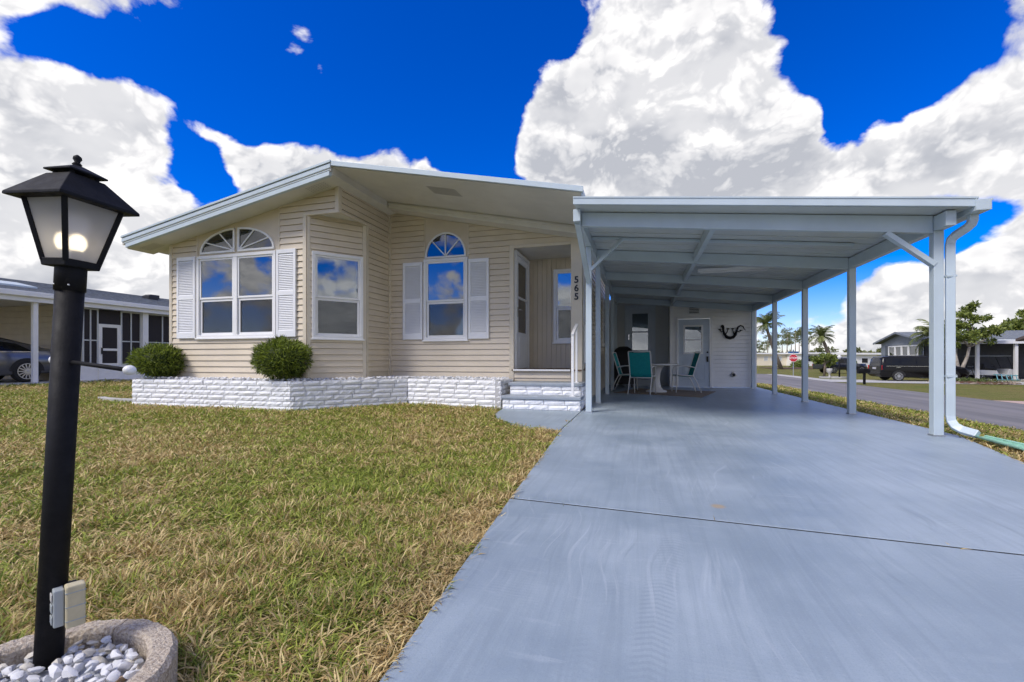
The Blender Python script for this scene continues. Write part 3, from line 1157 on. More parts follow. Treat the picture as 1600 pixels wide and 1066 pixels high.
trim(front, -8.635, -8.57, .40, SOF_L(-8.6))
trim(front, -7.968, -7.945, 2.72, SOF_L(-7.95), .022, name='channel')
trim(front, -6.108, -6.085, 2.72, SOF_L(-6.1), .022, name='channel')
trim(front, -5.60, -5.53, .40, 3.31)
trim(front, -5.585, XB + .02, 3.27, 3.314, .03, name='ledge_trim')
trim(cham, cl - .065, cl + .004, .40, 3.31, .022)
trim(cham, .0, .05, .40, 3.31, .020)
trim(ret, 7.345, 7.40, .40, 3.31, .024)
trim(ret, 7.30 - .76, 8.12, 3.275, 3.318, .03, name='ledge_trim')
trim(front, XB - .055, XB + .018, 3.316, SOF_L(XB), .024)
trim(ret, YF, YF + .06, 3.318, SOF_L(XB), .022)
trim(porch, XB, XB + .045, .40, WTOP_R(XB), .034)
trim(porch, -4.122, -4.10, 2.78, WTOP_R(-4.11), .022, name='channel')
trim(porch, -3.20, -3.178, 2.78, WTOP_R(-3.19), .022, name='channel')
trim(porch, -2.37, -2.285, .42, 2.925, .03)
trim(porch, -2.285, -1.225, 2.87, 2.925, .03, name='opening_header')
q = MB().box(-1.222, -1.022, 8.12, 8.32, .02, WTOP_R(-1.1) + .02)
q.build('porch_post', M['beige_trim'], home, bevel=.006)
# base skirts so nothing stands open below the siding
MB().box(-8.59, -5.5, YF + .015, YF + .05, -.1, .41).build('skirt', M['panel'], home)
MB().box(-5.0, -1.24, YP + .015, YP + .05, -.1, .41).build('skirt', M['panel'], home)
MB().prism([(-5.53, YF + .03, -.1), (XB, 7.36, -.1), (XB - .04, 7.4, -.1), (-5.57, YF + .07, -.1)], (0, 0, .51)).build('skirt', M['panel'], home)
MB().box(XB - .05, XB - .015, 7.36, YP, -.1, .41).build('skirt', M['panel'], home)
MB().box(-1.075, -1.04, 8.32, 15.2, -.1, .60).build('skirt', M['beige_trim'], home)
# west, back walls
q = MB()
q.prism([(-8.60, YF + .06, -.1), (-8.60, 15.4, -.1), (-8.60, 15.4, 2.95), (-8.60, YF + .06, 2.95)], (.03, 0, 0))
q.box(-8.57, -1.05, 15.37, 15.4, -.1, 2.95)
q.build('wall', M['vinyl'], home)
# east wall behind the porch, running along the carport
for z0, z1 in ((.60, 3.0),):
    siding(home, east, 9.43, 15.2, z0, 3.085, [(10.55, 11.55, 1.2, 2.5), (12.5, 13.4, 1.2, 2.5)], start=.60)
window(home, east, 10.52, 11.58, 1.17, 2.53, label='narrow side window beside the carport posts')
window(home, east, 12.47, 13.43, 1.17, 2.53)

# the recessed porch
MB().box(-2.32, -1.03, 8.10, 9.46, .600, .625).build('porch_floor', M['porch_floor'], home)
MB().box(-2.285, -1.23, 8.075, 8.099, .598, .628).build('threshold', M['white_trim'], home)
MB().box(-2.36, -1.0, 8.18, 9.5, 2.93, 2.96).build('porch_ceiling', M['soffit'], home)
MB().box(-2.36, -2.32, 8.18, 9.44, .625, 2.93).build('porch_side_wall', M['panel'], home)
bx = -2.325
while bx < -1.06:                                   # grooved boards of the porch's back wall
    w = min(.098, -1.05 - bx)
    if not (-1.80 < bx < -1.14):
        MB().box(bx, bx + w, 9.43, 9.45, .625, 2.93).build('wall_board', M['panel'], home, bevel=.006)
    else:
        MB().box(bx, bx + w, 9.43, 9.45, .625, 1.18).build('wall_board', M['panel'], home, bevel=.006)
        MB().box(bx, bx + w, 9.43, 9.45, 2.66, 2.93).build('wall_board', M['panel'], home, bevel=.006)
    bx += .10
MB().box(-2.32, -1.03, 9.65, 9.68, .5, 2.95).build('wall', M['dark'], home)
pw = Wall((0, 9.43), (1, 0), (0, -1))
window(home, pw, -1.78, -1.13, 1.16, 2.69, blinds=False, label='white-framed window on the porch back wall')
# storm door in the porch's side wall, hinged at the back
dw = Wall((-2.32, 0), (0, 1), (1, 0))
q = MB()
dw.box(q, 8.22, 8.27, .63, 2.80, 0, .06)
dw.box(q, 9.20, 9.25, .63, 2.80, 0, .06)
dw.box(q, 8.22, 9.25, 2.80, 2.86, 0, .06)
sd = q.build('storm_door', M['white_trim'], home, bevel=.003)
q = MB()
ring_frame(q, dw, 8.28, 9.19, .64, 2.79, .12, .02, .05)
dw.box(q, 8.40, 9.07, .76, 1.30, .024, .046)
dw.box(q, 8.46, 9.01, .82, 1.24, .046, .053)
dw.box(q, 8.40, 9.07, 1.24, 1.33, .021, .051)
dw.box(q, 8.40, 9.07, 1.98, 2.02, .02, .048)
q.build('door_leaf', M['door_white'], sd, bevel=.003)
q = MB()
dw.box(q, 8.40, 9.07, 1.33, 2.67, .030, .034)
q.build('pane', M['glass'], sd)
q = MB()
dw.box(q, 8.36, 9.1, 1.3, 2.7, .004, .016)
q.build('inner_door', M['door_white'], sd)
q = MB().box(-2.27, -2.255, 8.31, 8.35, 1.62, 1.80).tube([(-2.255, 8.33, 1.76), (-2.21, 8.33, 1.75), (-2.205, 8.42, 1.74)], .009, 8)
q.build('handle', M['chrome'], sd)
q = MB()
for k in range(3):
    q.box(-1.05, -1.025, 8.40 + .0, 8.43, .63, 1.5) if k == 0 else None
q.box(-1.055, -1.02, 8.33, 9.42, 1.47, 1.51).box(-1.05, -1.025, 8.33, 9.42, .72, .75)
for k in range(9):
    y = 8.40 + k * .115
    q.box(-1.045, -1.03, y, y + .018, .751, 1.469)
pr = q.build('porch_railing', M['white_trim'], home)
# house number on the porch post
for ch, z in (('5', 2.175), ('6', 2.025), ('5', 1.875)):
    o = text_mesh('number', ch, .165, M['number'], home, offset=.004)
    o.location = Vector((-1.122, 8.114, z)) - origin_of(home)
    o.rotation_euler = (PI / 2, 0, 0)

# roof: two low slopes, deep overhang over the entrance
RX, RZ, SL, SR, YR, YB = -4.72, 3.925, .190, .207, 6.10, 15.8
XL, XE = -9.22, -.765
rl = lambda x: RZ - SL * (RX - x)
rr = lambda x: RZ - SR * (x - RX)
q = MB()
q.prism([(XL, YR + .03, rl(XL)), (RX, YR + .03, RZ), (RX, YR + .03, RZ - .07), (XL, YR + .03, rl(XL) - .07)], (0, YB - YR, 0))
q.prism([(RX, YR + .03, RZ), (XE, YR + .03, rr(XE)), (XE, YR + .03, rr(XE) - .06), (RX, YR + .03, RZ - .06)], (0, YB - YR, 0))
roof = q.build('roof', M['roof_top'], home)
MB().prism([(RX, YR + .04, RZ - .063), (XE + .005, YR + .04, rr(XE) - .063), (XE + .005, YR + .04, rr(XE) - .070), (RX, YR + .04, RZ - .070)], (0, 2.2, 0)).build('soffit', M['soffit'], roof)
# west slope: boxed soffit and stepped fascia
q = MB()
q.prism([(XL + .04, YR + .06, SOF_L(XL + .04) + .0), (RX - .02, YR + .06, SOF_L(RX - .02)), (RX - .02, YR + .06, SOF_L(RX) + .012), (XL + .04, YR + .06, SOF_L(XL + .04) + .012)], (0, .47, 0))
q.build('soffit', M['soffit'], roof)
q = MB()
q.prism([(RX - .02, YR + .05, SOF_L(RX) - .01), (RX - .02, YP, SOF_L(RX) - .01), (RX - .02, YP, RZ - .072), (RX - .02, YR + .05, RZ - .072)], (.03, 0, 0))
q.build('soffit_edge', M['soffit'], roof)
MB().prism([(XB - .06, YR + .535, SOF_L(XB - .06)), (RX - .021, YR + .535, SOF_L(RX - .021)), (RX - .021, YR + .535, SOF_L(RX) + .012), (XB - .06, YR + .535, SOF_L(XB - .06) + .012)], (0, YP - YR - .54, 0)).build('soffit', M['soffit'], roof)


def fascia(name, x0, x1, f0, f1, top, bot, y0, y1, m='white_alu', bev=.004):
    return MB().prism([(x0, y0, f0 + top), (x1, y0, f1 + top), (x1, y0, f1 + bot), (x0, y0, f0 + bot)], (0, y1 - y0, 0)).build(name, M[m], roof, bevel=bev)


fascia('drip_edge', XL, RX + .02, rl(XL), RZ + .004, .012, -.026, YR - .030, YR + .028)
fascia('fascia', XL + .002, RX + .012, rl(XL), RZ, -.036, -.104, YR - .016, YR + .0)
fascia('fascia_back', XL + .002, RX + .010, rl(XL), RZ, -.027, -.150, YR + .001, YR + .027, 'soffit', 0)
fascia('bead', XL + .05, RX - .002, rl(XL + .05), RZ, -.128, -.142, YR - .012, YR + .0)
fascia('lower_fascia', XL + .09, RX - .01, rl(XL + .09), RZ, -.151, -.222, YR - .008, YR + .055)
fascia('drip_edge', RX + .022, XE + .01, rr(RX + .022), rr(XE), .012, -.064, YR - .012, YR + .028)
q = MB().prism([(XL - .02, YR + .03, rl(XL) + .012), (XL - .02, YB, rl(XL) + .012), (XL - .02, YB, rl(XL) - .14), (XL - .02, YR + .03, rl(XL) - .14)], (.03, 0, 0))
q.build('side_fascia', M['white_alu'], roof)
q = MB().prism([(XE - .02, YR + .03, rr(XE) - .005), (XE - .02, YB, rr(XE) - .005), (XE - .02, YB, rr(XE) - .10), (XE - .02, YR + .03, rr(XE) - .10)], (.025, 0, 0))
q.build('side_fascia', M['white_alu'], roof)
q = MB().prism([(XL + .02, YR + .08, rl(XL) - .14), (-8.63, YR + .08, SOF_L(-8.63)), (-8.63, YR + .08, SOF_L(-8.63) + .012), (XL + .02, YR + .08, rl(XL) - .128)], (0, YB - YR - .1, 0))
q.build('soffit', M['soffit'], roof)
# boxed beam along the top of the recessed wall
q = MB()
q.prism([(RX + .02, 7.78, rr(RX) - .071), (-.80, 7.78, rr(-.80) - .071), (-.80, 7.78, WTOP_R(-.80) - .0), (RX + .02, 7.78, WTOP_R(RX) - .0)], (0, .40, 0))
q.build('soffit_beam', M['soffit'], roof, bevel=.01)
q = MB()
q.prism([(RX + .02, 7.755, rr(RX) - .105), (-.80, 7.755, rr(-.80) - .105), (-.80, 7.755, rr(-.80) - .135), (RX + .02, 7.755, rr(RX) - .135)], (0, .024, 0))
q.build('beam_moulding', M['soffit'], roof, bevel=.005)
# perforated vent strips let into the soffits
M['vent'] = mat('vent_dark', (.40, .38, .34), .7)
for cx, cy, fz, sl, wdt, dpt in ((-3.05, 6.75, rr, -SR, .5, .36), ):
    v = MB()
    for i in range(12):
        for j in range(7):
            x0, y0 = cx - wdt / 2 + i * wdt / 12, cy - dpt / 2 + j * dpt / 7
            zf = lambda x: fz(x) - .0725
            v.add([(x0, y0, zf(x0)), (x0, y0 + .034, zf(x0)), (x0 + .034, y0 + .034, zf(x0 + .034)), (x0 + .034, y0, zf(x0 + .034))], [(0, 1, 2, 3)])
    v.build('soffit_vent', M['vent'], roof)['kind'] = 'stuff'
for cx in (-5.15, -8.85):
    v = MB()
    for i in range(11):
        for j in range(5):
            x0, y0 = cx - .18 + i * .034, YR + .17 + j * .042
            zf = lambda x: SOF_L(x) - .002
            v.add([(x0, y0, zf(x0)), (x0, y0 + .022, zf(x0)), (x0 + .020, y0 + .022, zf(x0 + .020)), (x0 + .020, y0, zf(x0 + .020))], [(0, 1, 2, 3)])
    v.build('soffit_vent', M['vent'], roof)['kind'] = 'stuff'

# ------------------------------------------------------------------ brick planter, steps, shrubs
planter = thing('brick_planter', (-5.5, 6.6, 0), 'low white-painted split-brick planter wall along the front of the house', 'planter')


def brick_mesh(L, h, d, seed):
    """rock-faced brick: front towards -y, centred on x, 44 triangles"""
    r = random.Random(seed)
    nu, nv = 5, 2
    vs, fs = [], []
    for j in range(nv + 1):
        for i in range(nu + 1):
            e = (i in (0, nu)) or (j in (0, nv))
            vs.append((-L / 2 + L * i / nu, -d / 2 - (0 if e else r.uniform(.003, .016)) + (r.uniform(-.005, .003) if e else 0), h * j / nv))
    for j in range(nv):
        for i in range(nu):
            a = j * (nu + 1) + i
            fs.append((a, a + 1, a + nu + 2, a + nu + 1))
    n = len(vs)
    vs += [(-L / 2, d / 2, 0), (L / 2, d / 2, 0), (L / 2, d / 2, h), (-L / 2, d / 2, h)]
    bl, br, tl, tr = 0, nu, nv * (nu + 1), nv * (nu + 1) + nu
    fs += [(n + 1, n, n + 3, n + 2)]
    fs += [tuple(range(tl, tr + 1)) + (n + 2, n + 3), tuple(range(br, bl - 1, -1)) + (n, n + 1)]
    fs += [tuple(j * (nu + 1) for j in range(nv, -1, -1)) + (n, n + 3), tuple(j * (nu + 1) + nu for j in range(nv + 1)) + (n + 2, n + 1)]
    me = bpy.data.meshes.new('brick')
    me.from_pydata(vs, [], fs)
    me.materials.append(M['brick'])
    return me


BH, BG = .072, .010
BRICKS = [brick_mesh(.30, BH, .09, s) for s in range(6)]


def brick_run(parent, a, b, rows, z0, stagger=0, cap=True, depth=.09):
    a, b = Vector((*a, 0)), Vector((*b, 0))
    d = (b - a)
    L = d.length
    d.normalize()
    nrm = Vector((d.y, -d.x, 0))
    rz = math.atan2(d.y, d.x)
    for k in range(rows):
        z = z0 + k * (BH + BG)
        u = -RNG.uniform(.02, .25)
        while u < L - .02:
            w = RNG.choice((.26, .30, .34, .31))
            u0, u1 = max(u, 0), min(u + w, L)
            if u1 - u0 > .05:
                c = a + d * ((u0 + u1) / 2) + Z3 * z - nrm * (depth / 2 + RNG.uniform(-.004, .003))
                put('brick', RNG.choice(BRICKS), parent, c, (0, 0, rz), ((u1 - u0 - BG) / .30, 1, 1))
            u += w
    q = MB()
    q.prism([a - nrm * .016 + Z3 * (z0 - .06), b - nrm * .016 + Z3 * (z0 - .06), b - nrm * .10 + Z3 * (z0 - .06), a - nrm * .10 + Z3 * (z0 - .06)], (0, 0, .055 + rows * (BH + BG)))
    q.build('mortar', M['mortar'], parent)


PP = PLANTER
brick_run(planter, (PP[0][0], PP[0][1] + .50), PP[0], 6, -.035)
for i in range(4):
    a, b = PP[i], PP[i + 1]
    if i == 1:
        a = (a[0], a[1] - .015)
        b = (b[0], b[1] - .0)
    brick_run(planter, a, b, 6, -.035)
brick_run(planter, PP[4], (PP[4][0], PP[4][1] + .75), 6, -.035)
# planting bed filled with white chips
bed = MB().prism([(-8.86, 6.16, .40), (-5.48, 6.16, .40), (-4.24, 7.72, .40), (-2.35, 7.40, .40), (-2.35, 8.14, .40), (-4.88, 8.14, .40), (-4.88, 7.4, .40), (-5.5, 6.53, .40), (-8.86, 6.6, .40)], (0, 0, .05))
bed.build('bed', M['stone_b'], planter)


def rock_mesh(seed, mat_):
    """an angular tumbled chip: hull of random points, about 40 triangles"""
    r = random.Random(seed)
    ax = (r.uniform(.9, 1.25), r.uniform(.62, .9), r.uniform(.5, .75))
    bm = bmesh.new()
    for _ in range(22):
        v = Vector((r.gauss(0, 1), r.gauss(0, 1), r.gauss(0, 1))).normalized() * r.uniform(.86, 1.06)
        bm.verts.new((v.x * ax[0], v.y * ax[1], v.z * ax[2]))
    res = bmesh.ops.convex_hull(bm, input=bm.verts)
    loose = [e for e in res['geom_interior'] if isinstance(e, bmesh.types.BMVert)]
    bmesh.ops.delete(bm, geom=loose, context='VERTS')
    bmesh.ops.recalc_face_normals(bm, faces=bm.faces)
    me = bpy.data.meshes.new('pebble')
    bm.to_mesh(me)
    bm.free()
    me.polygons.foreach_set('use_smooth', [True] * len(me.polygons))
    me.set_sharp_from_angle(angle=math.radians(38))
    me.materials.append(mat_)
    me.update()
    return me


def rock_soup(name, pts, size, mat_, parent, seed):
    """fine chips joined into one part"""
    r = random.Random(seed)
    base = [rock_mesh(seed * 10 + i, mat_) for i in range(4)]
    arr = []
    for me in base:
        co = np.zeros(len(me.vertices) * 3)
        me.vertices.foreach_get('co', co)
        arr.append((co.reshape(-1, 3), [tuple(p.vertices) for p in me.polygons]))
    q = MB()
    for p in pts:
        co, fs = r.choice(arr)
        Rm = np.array(Matrix.Rotation(r.uniform(0, 6.28), 3, 'Z') @ Matrix.Rotation(r.uniform(-.6, .6), 3, 'X'))
        s = size * r.uniform(.6, 1.35)
        q.add((co @ Rm.T * s + np.array(p)).tolist(), fs)
    o = q.build(name, mat_, parent)
    o['kind'] = 'stuff'
    return o


def bed_points(n, seed):
    r = np.random.default_rng(seed)
    x = r.uniform(-8.85, -2.35, n * 3)
    y = r.uniform(6.15, 8.1, n * 3)
    ok = inside(x, y, [(-8.86, 6.16), (-5.48, 6.16), (-4.24, 7.72), (-2.35, 7.40), (-2.35, 8.12), (-4.86, 8.12), (-4.86, 7.36), (-5.5, 6.53), (-8.86, 6.53)])
    return [(a, b, .448 + RNG.uniform(0, .032)) for a, b in zip(x[ok], y[ok])]


rock_soup('gravel', bed_points(1000, 5), .030, M['stone_a'], planter, 3)
rock_soup('gravel', bed_points(260, 6), .028, M['stone_b'], planter, 4)

steps = thing('front_steps', (-1.57, 7.6, 0), 'two white brick front steps with grey-blue painted treads', 'steps')
MB().box(-2.22, -.915, 7.10, 7.52, .165, .215).build('tread', M['tread'], steps, bevel=.008)
MB().box(-2.19, -.93, 7.44, 8.07, .365, .415).build('tread', M['tread'], steps, bevel=.008)
MB().box(-2.17, -.96, 7.18, 7.5, -.05, .163).build('core', M['mortar'], steps)
MB().box(-2.15, -.97, 7.5, 8.07, -.05, .363).build('core', M['mortar'], steps)
brick_run(steps, (-2.20, 7.13), (-.93, 7.13), 2, .002)
brick_run(steps, (-2.17, 7.47), (-.94, 7.47), 2, .216)
brick_run(steps, (-.925, 7.13), (-.925, 7.46), 2, .002)
brick_run(steps, (-.935, 7.48), (-.935, 8.0), 4, .033)

rail = thing('handrail', (-1.07, 7.3, .215), 'short white metal handrail on the front steps', 'handrail')
q = MB().box(-1.085, -1.045, 7.25, 7.29, .218, 1.19)
q.build('post', M['white_trim'], rail, bevel=.003)
MB().box(-1.08, -1.045, 7.68, 7.715, .418, 1.36).build('post', M['white_trim'], rail, bevel=.003)
MB().bar((-1.064, 7.24, 1.20), (-1.062, 7.74, 1.40), .046, .035).build('top_rail', M['white_trim'], rail, bevel=.003)
MB().box(-1.11, -1.02, 7.225, 7.315, .2155, .224).build('foot_plate', M['white_trim'], rail)
MB().box(-1.11, -1.02, 7.655, 7.745, .4155, .424).build('foot_plate', M['white_trim'], rail)


def shrub(loc, rx, rz, seed, label, n=9000):
    o = thing('clipped_shrub', loc, label, 'shrub')
    rng = np.random.default_rng(seed)
    c = np.array(loc) + np.array([0, 0, rz * 1.06])
    d = rng.normal(size=(n, 3))
    d /= np.linalg.norm(d, axis=1)[:, None]
    lump = 1 + .05 * np.sin(d[:, 0] * 7 + seed) * np.sin(d[:, 1] * 6 + 1) + .04 * np.sin(d[:, 2] * 9 + d[:, 0] * 5)
    rad = (rng.random(n) ** .22) * lump
    sq = np.where(np.abs(d[:, 2]) > .6, .93, 1.0)
    p = c + d * rad[:, None] * np.array([rx, rx, rz]) * sq[:, None] * .93
    p = p[p[:, 2] > loc[2] + .05]
    out = (p - c) / np.array([rx, rx, rz])
    lv = leaves(p, .060, .014, rng, up=.3)
    # turn the leaves outward
    dirs = lv[:, 2] - lv[:, 0]
    push = out / (np.linalg.norm(out, axis=1)[:, None] + 1e-6) * .035
    lv[:, 2] += push
    lv[:, 1] += push * .45
    lv[:, 3] += push * .45
    soup('foliage', lv, M['shrub'], o, rng.random(len(lv)), kind=None)
    q = MB()
    for k in range(7):
        a = 2 * PI * k / 7 + seed
        q.tube([(loc[0] + .05 * math.cos(a), loc[1] + .05 * math.sin(a), loc[2] - .04), (loc[0] + .10 * math.cos(a), loc[1] + .10 * math.sin(a), loc[2] + rz * .5), (loc[0] + rx * .6 * math.cos(a), loc[1] + rx * .6 * math.sin(a), loc[2] + rz * 1.25)], [.018, .013, .006], 6)
    q.build('stem', M['bark'], o)
    q = MB().ball(tuple(c), 1, 14, 10, (rx * .72, rx * .72, rz * .74))
    q.build('inner_growth', M['shrub'], o)
    return o


shrub((-8.62, 6.34, .42), .455, .335, 4, 'round clipped green shrub at the outer corner of the house, yellower side lit', 9500)
shrub((-5.80, 6.30, .42), .475, .375, 9, 'round clipped dark green shrub below the chamfered corner window', 10500)

# ------------------------------------------------------------------ carport
carport = thing('carport', (1.1, 10, 0), 'white aluminium carport with slim posts over the painted drive', 'carport')
CY0, CY1, CXL, CXR = 5.50, 14.95, -.79, 3.11
zc = lambda x: 2.74 - .099 * (x + .79)
PAN = .3045
k = 0
y = CY0 + .02
while y < CY1 - .05:
    y1 = min(y + PAN, CY1)
    q = MB()
    q.prism([(CXL, y + .0012, zc(CXL) - .010), (CXR, y + .0012, zc(CXR) - .010), (CXR, y + .0012, zc(CXR) - .052), (CXL, y + .0012, zc(CXL) - .052)], (0, y1 - y - .0024, 0))
    q.prism([(CXL, y1 - .02, zc(CXL) + .02), (CXR, y1 - .02, zc(CXR) + .02), (CXR, y1 - .02, zc(CXR) - .011), (CXL, y1 - .02, zc(CXL) - .011)], (0, .04, 0))
    q.prism([(CXL, y + .008, zc(CXL) - .0521), (CXR, y + .008, zc(CXR) - .0521), (CXR, y + .008, zc(CXR) - .060), (CXL, y + .008, zc(CXL) - .060)], (0, .030, 0))
    q.build('roof_panel', M['roof_under'], carport)
    y = y1
q = MB().prism([(CXL - .01, CY0 - .012, zc(CXL) + .026), (CXR + .03, CY0 - .012, zc(CXR + .03) + .026), (CXR + .03, CY0 - .012, zc(CXR + .03) - .060), (CXL - .01, CY0 - .012, zc(CXL) - .060)], (0, .031, 0))
q.build('fascia', M['white_alu'], carport, bevel=.003)
MB().prism([(CXL - .01, CY0 - .020, zc(CXL) + .032), (CXR + .03, CY0 - .020, zc(CXR + .03) + .032), (CXR + .03, CY0 - .020, zc(CXR + .03) + .016), (CXL - .01, CY0 - .020, zc(CXL) + .016)], (0, .007, 0)).build('drip_edge', M['white_alu'], carport)
PW = .088


def beam(name, y0, y1, x0, x1, top, bot, m='white_alu'):
    return MB().prism([(x0, y0, zc(x0) - top), (x1, y0, zc(x1) - top), (x1, y0, zc(x1) - bot), (x0, y0, zc(x0) - bot)], (0, y1 - y0, 0)).build(name, M[m], carport, bevel=.003)


XLP, XRP = -.78, 2.985
beam('front_beam', 5.80, 5.88, XLP + .05, XRP - .05, .061, .235)
MB().prism([(XLP + .05, 5.792, zc(XLP) - .225), (XRP - .05, 5.792, zc(XRP) - .220), (XRP - .05, 5.792, zc(XRP) - .236), (XLP + .05, 5.792, zc(XLP) - .241)], (0, .007, 0)).build('beam_lip', M['white_alu'], carport)
for yb in (7.88, 9.88, 11.93, 13.95):
    beam('cross_beam', yb - .035, yb + .035, XLP + .046, XRP - .046, .061, .225)
beam('cross_strip', 6.98, 7.04, XLP + .046, XRP - .3, .061, .095)
# purlin pieces down the middle, butted between the cross beams
ys = [5.88, 7.845, 7.915, 9.845, 9.915, 11.895, 11.965, 13.915]
for i in range(0, 8, 2):
    MB().prism([(.80, ys[i] + .002, zc(.8) - .061), (.86, ys[i] + .002, zc(.86) - .061), (.86, ys[i] + .002, zc(.86) - .20), (.80, ys[i] + .002, zc(.8) - .20)], (0, ys[i + 1] - ys[i] - .004, 0)).build('purlin', M['white_alu'], carport)
for xs, y0, nm in ((XLP, 5.66, 'side_beam'), (XRP, 5.60, 'side_beam')):
    MB().box(xs - .044, xs + .044, y0, 14.9, zc(xs) - .215, zc(xs) - .064).build(nm, M['white_alu'], carport, bevel=.004)


def post(x, y, ztop, name='post'):
    o = MB().box(x - PW / 2, x + PW / 2, y - PW / 2, y + PW / 2, .004, ztop).build(name, M['white_alu'], carport, bevel=.004)
    f = MB().box(x - PW / 2 - .008, x + PW / 2 + .008, y - PW / 2 - .008, y + PW / 2 + .008, .001, .016).build('foot', M['steel'], o)
    sc_ = MB()
    for dx in (-.028, 0, .028):
        sc_.lathe([(.004, 0), (.004, .003)], (x + dx, y - PW / 2 - .0005, ztop - .03), 6, ax=Matrix(((1, 0, 0), (0, 0, -1), (0, 1, 0))))
    sc_.build('screws', M['steel'], o)['kind'] = 'stuff'
    return o


for yy in (5.84, 7.86, 9.87, 11.92, 14.05):
    post(XRP, yy, zc(XRP) - .216)
for yy in (7.02, 8.56, 10.85, 12.75, 14.35):
    post(XLP, yy, zc(XLP) - .216)
# knee braces
MB().bar((XRP - .46, 5.825, zc(XRP - .46) - .245), (XRP - .03, 5.825, 1.80), .05, .075, up=(0, 1, 0)).build('brace', M['white_alu'], carport, bevel=.003)
MB().bar((XLP, 5.75, zc(XLP) - .215), (XLP, 6.99, 1.98), .045, .07, up=(1, 0, 0)).build('brace', M['white_alu'], carport, bevel=.003)
MB().bar((XLP + .02, 7.0, 2.16), (XLP + .50, 7.0, zc(XLP + .5) - .085), .045, .065, up=(0, 1, 0)).build('brace', M['white_alu'], carport, bevel=.003)
# box gutter along the low side
gxl, gxr = CXR + .004, CXR + .125
gz1, gz0 = zc(CXR) + .012, zc(CXR) - .105
g_ = MB()
g_.box(gxl, gxl + .006, CY0 - .03, CY1, gz0, gz1)
g_.box(gxr - .006, gxr, CY0 - .03, CY1, gz0, gz1 - .01)
g_.box(gxl + .006, gxr - .006, CY0 - .03, CY1, gz0, gz0 + .006)
g_.box(gxl + .006, gxr - .006, CY0 - .03, CY0 - .024, gz0 + .006, gz1 - .012)
g_.box(gxr, gxr + .012, CY0 - .03, CY1, gz1 - .028, gz1 - .01)
gut = g_.build('gutter', M['white_alu'], carport, bevel=.002)
dsp = [(3.18, 5.64, gz0 + .002), (3.18, 5.64, gz0 - .05), (3.175, 5.65, gz0 - .085), (3.155, 5.675, gz0 - .115), (3.105, 5.755, gz0 - .165), (3.086, 5.79, gz0 - .20), (3.082, 5.80, gz0 - .25), (3.082, 5.80, .22), (3.086, 5.79, .165), (3.103, 5.76, .115), (3.135, 5.71, .085), (3.20, 5.60, .060)]
MB().tube(dsp, .04, square=(.074, .058)).build('downspout', M['white_alu'], carport, bevel=.006)
for z in (1.66, .62):
    MB().box(3.082 - .042, 3.082 + .042, 5.80 - .034, 5.80 + .034, z, z + .02).build('downspout_band', M['white_alu'], carport)
tl = MB().box(.98, 2.15, 8.86, 8.98, zc(1.5) - .115, zc(1.5) - .066)
tl.tube([(1.02, 8.92, zc(1.5) - .128), (2.11, 8.92, zc(1.5) - .128)], .014, 8)
tl.build('tube_light', M['white_trim'], carport)

# splash block under the downspout
sp = thing('splash_block', (3.3, 5.3, 0), 'pale green plastic splash trough in the grass below the downspout', 'splash block')
q = MB()
A_, B_ = Vector((3.225, 5.62, .030)), Vector((3.215, 4.95, .022))
dd = (B_ - A_).normalized()
sd_ = Vector((-dd.y, dd.x, 0))
for i in range(6):
    t0, t1 = i / 6, (i + 1) / 6
    a, b = A_.lerp(B_, t0), A_.lerp(B_, t1)
    w0, w1 = .05 + .05 * t0, .05 + .05 * t1
    for s0, s1, z0, z1 in ((-1, -.7, .026, .020), (-.7, .7, .010, .010), (.7, 1, .020, .026)):
        p = [a + sd_ * w0 * s0 + Z3 * z0, a + sd_ * w0 * s1 + Z3 * z1, b + sd_ * w1 * s1 + Z3 * z1, b + sd_ * w1 * s0 + Z3 * z0]
        q.prism(p, (0, 0, -.012))
q.build('trough', M['splash'], sp)
for i in range(5):
    a = A_.lerp(B_, .2 + i * .16)
    MB().bar(a - sd_ * .04 + Z3 * .014, a + sd_ * .04 + Z3 * .014, .010, .012).build('rib', M['splash'], sp)

# ------------------------------------------------------------------ storage shed and rear entrance under the carport
shed = thing('storage_shed', (1.95, 15, 0), 'white vinyl-sided storage room closing the end of the carport', 'shed')
sw = Wall((0, 14.2), (1, 0), (0, -1))
roofline = (2.74 - .099 * .79 - .066, -.099)
sdoor = (1.035, 1.885, .0, 1.99)
siding(shed, sw, .86, 3.03, .02, 2.7, [(sdoor[0] - .02, sdoor[1] + .02, -.1, sdoor[3] + .02)], roofline, M['shed_vinyl'], start=.02, e=.112, lip=.020, gap=.012)
for a, b in ((.79, .865), (3.025, 3.10)):
    q = MB()
    sw.poly(q, [(a, .01), (b, .01), (b, roofline[0] - .099 * b), (a, roofline[0] - .099 * a)], -.02, .026)
    q.build('corner_trim', M['white_trim'], shed, bevel=.003)
MB().prism([(.80, 14.225, .0), (.80, 15.0, .0), (.80, 15.0, 2.51), (.80, 14.225, 2.51)], (.03, 0, 0)).build('wall', M['shed_vinyl'], shed)
MB().prism([(3.06, 14.225, .0), (3.06, 15.0, .0), (3.06, 15.0, 2.28), (3.06, 14.225, 2.28)], (.03, 0, 0)).build('wall', M['shed_vinyl'], shed)
q = MB()
sw.box(q, sdoor[0] - .065, sdoor[0] - .004, .0, sdoor[3] + .06, -.02, .034)
sw.box(q, sdoor[1] + .004, sdoor[1] + .065, .0, sdoor[3] + .06, -.02, .034)
sw.box(q, sdoor[0] - .004, sdoor[1] + .004, sdoor[3] + .004, sdoor[3] + .06, -.02, .034)
fr = q.build('door_frame', M['white_trim'], shed, bevel=.003)
q = MB()
d0, d1 = sdoor[0], sdoor[1]
wd = (1.20, 1.67, 1.00, 1.78)
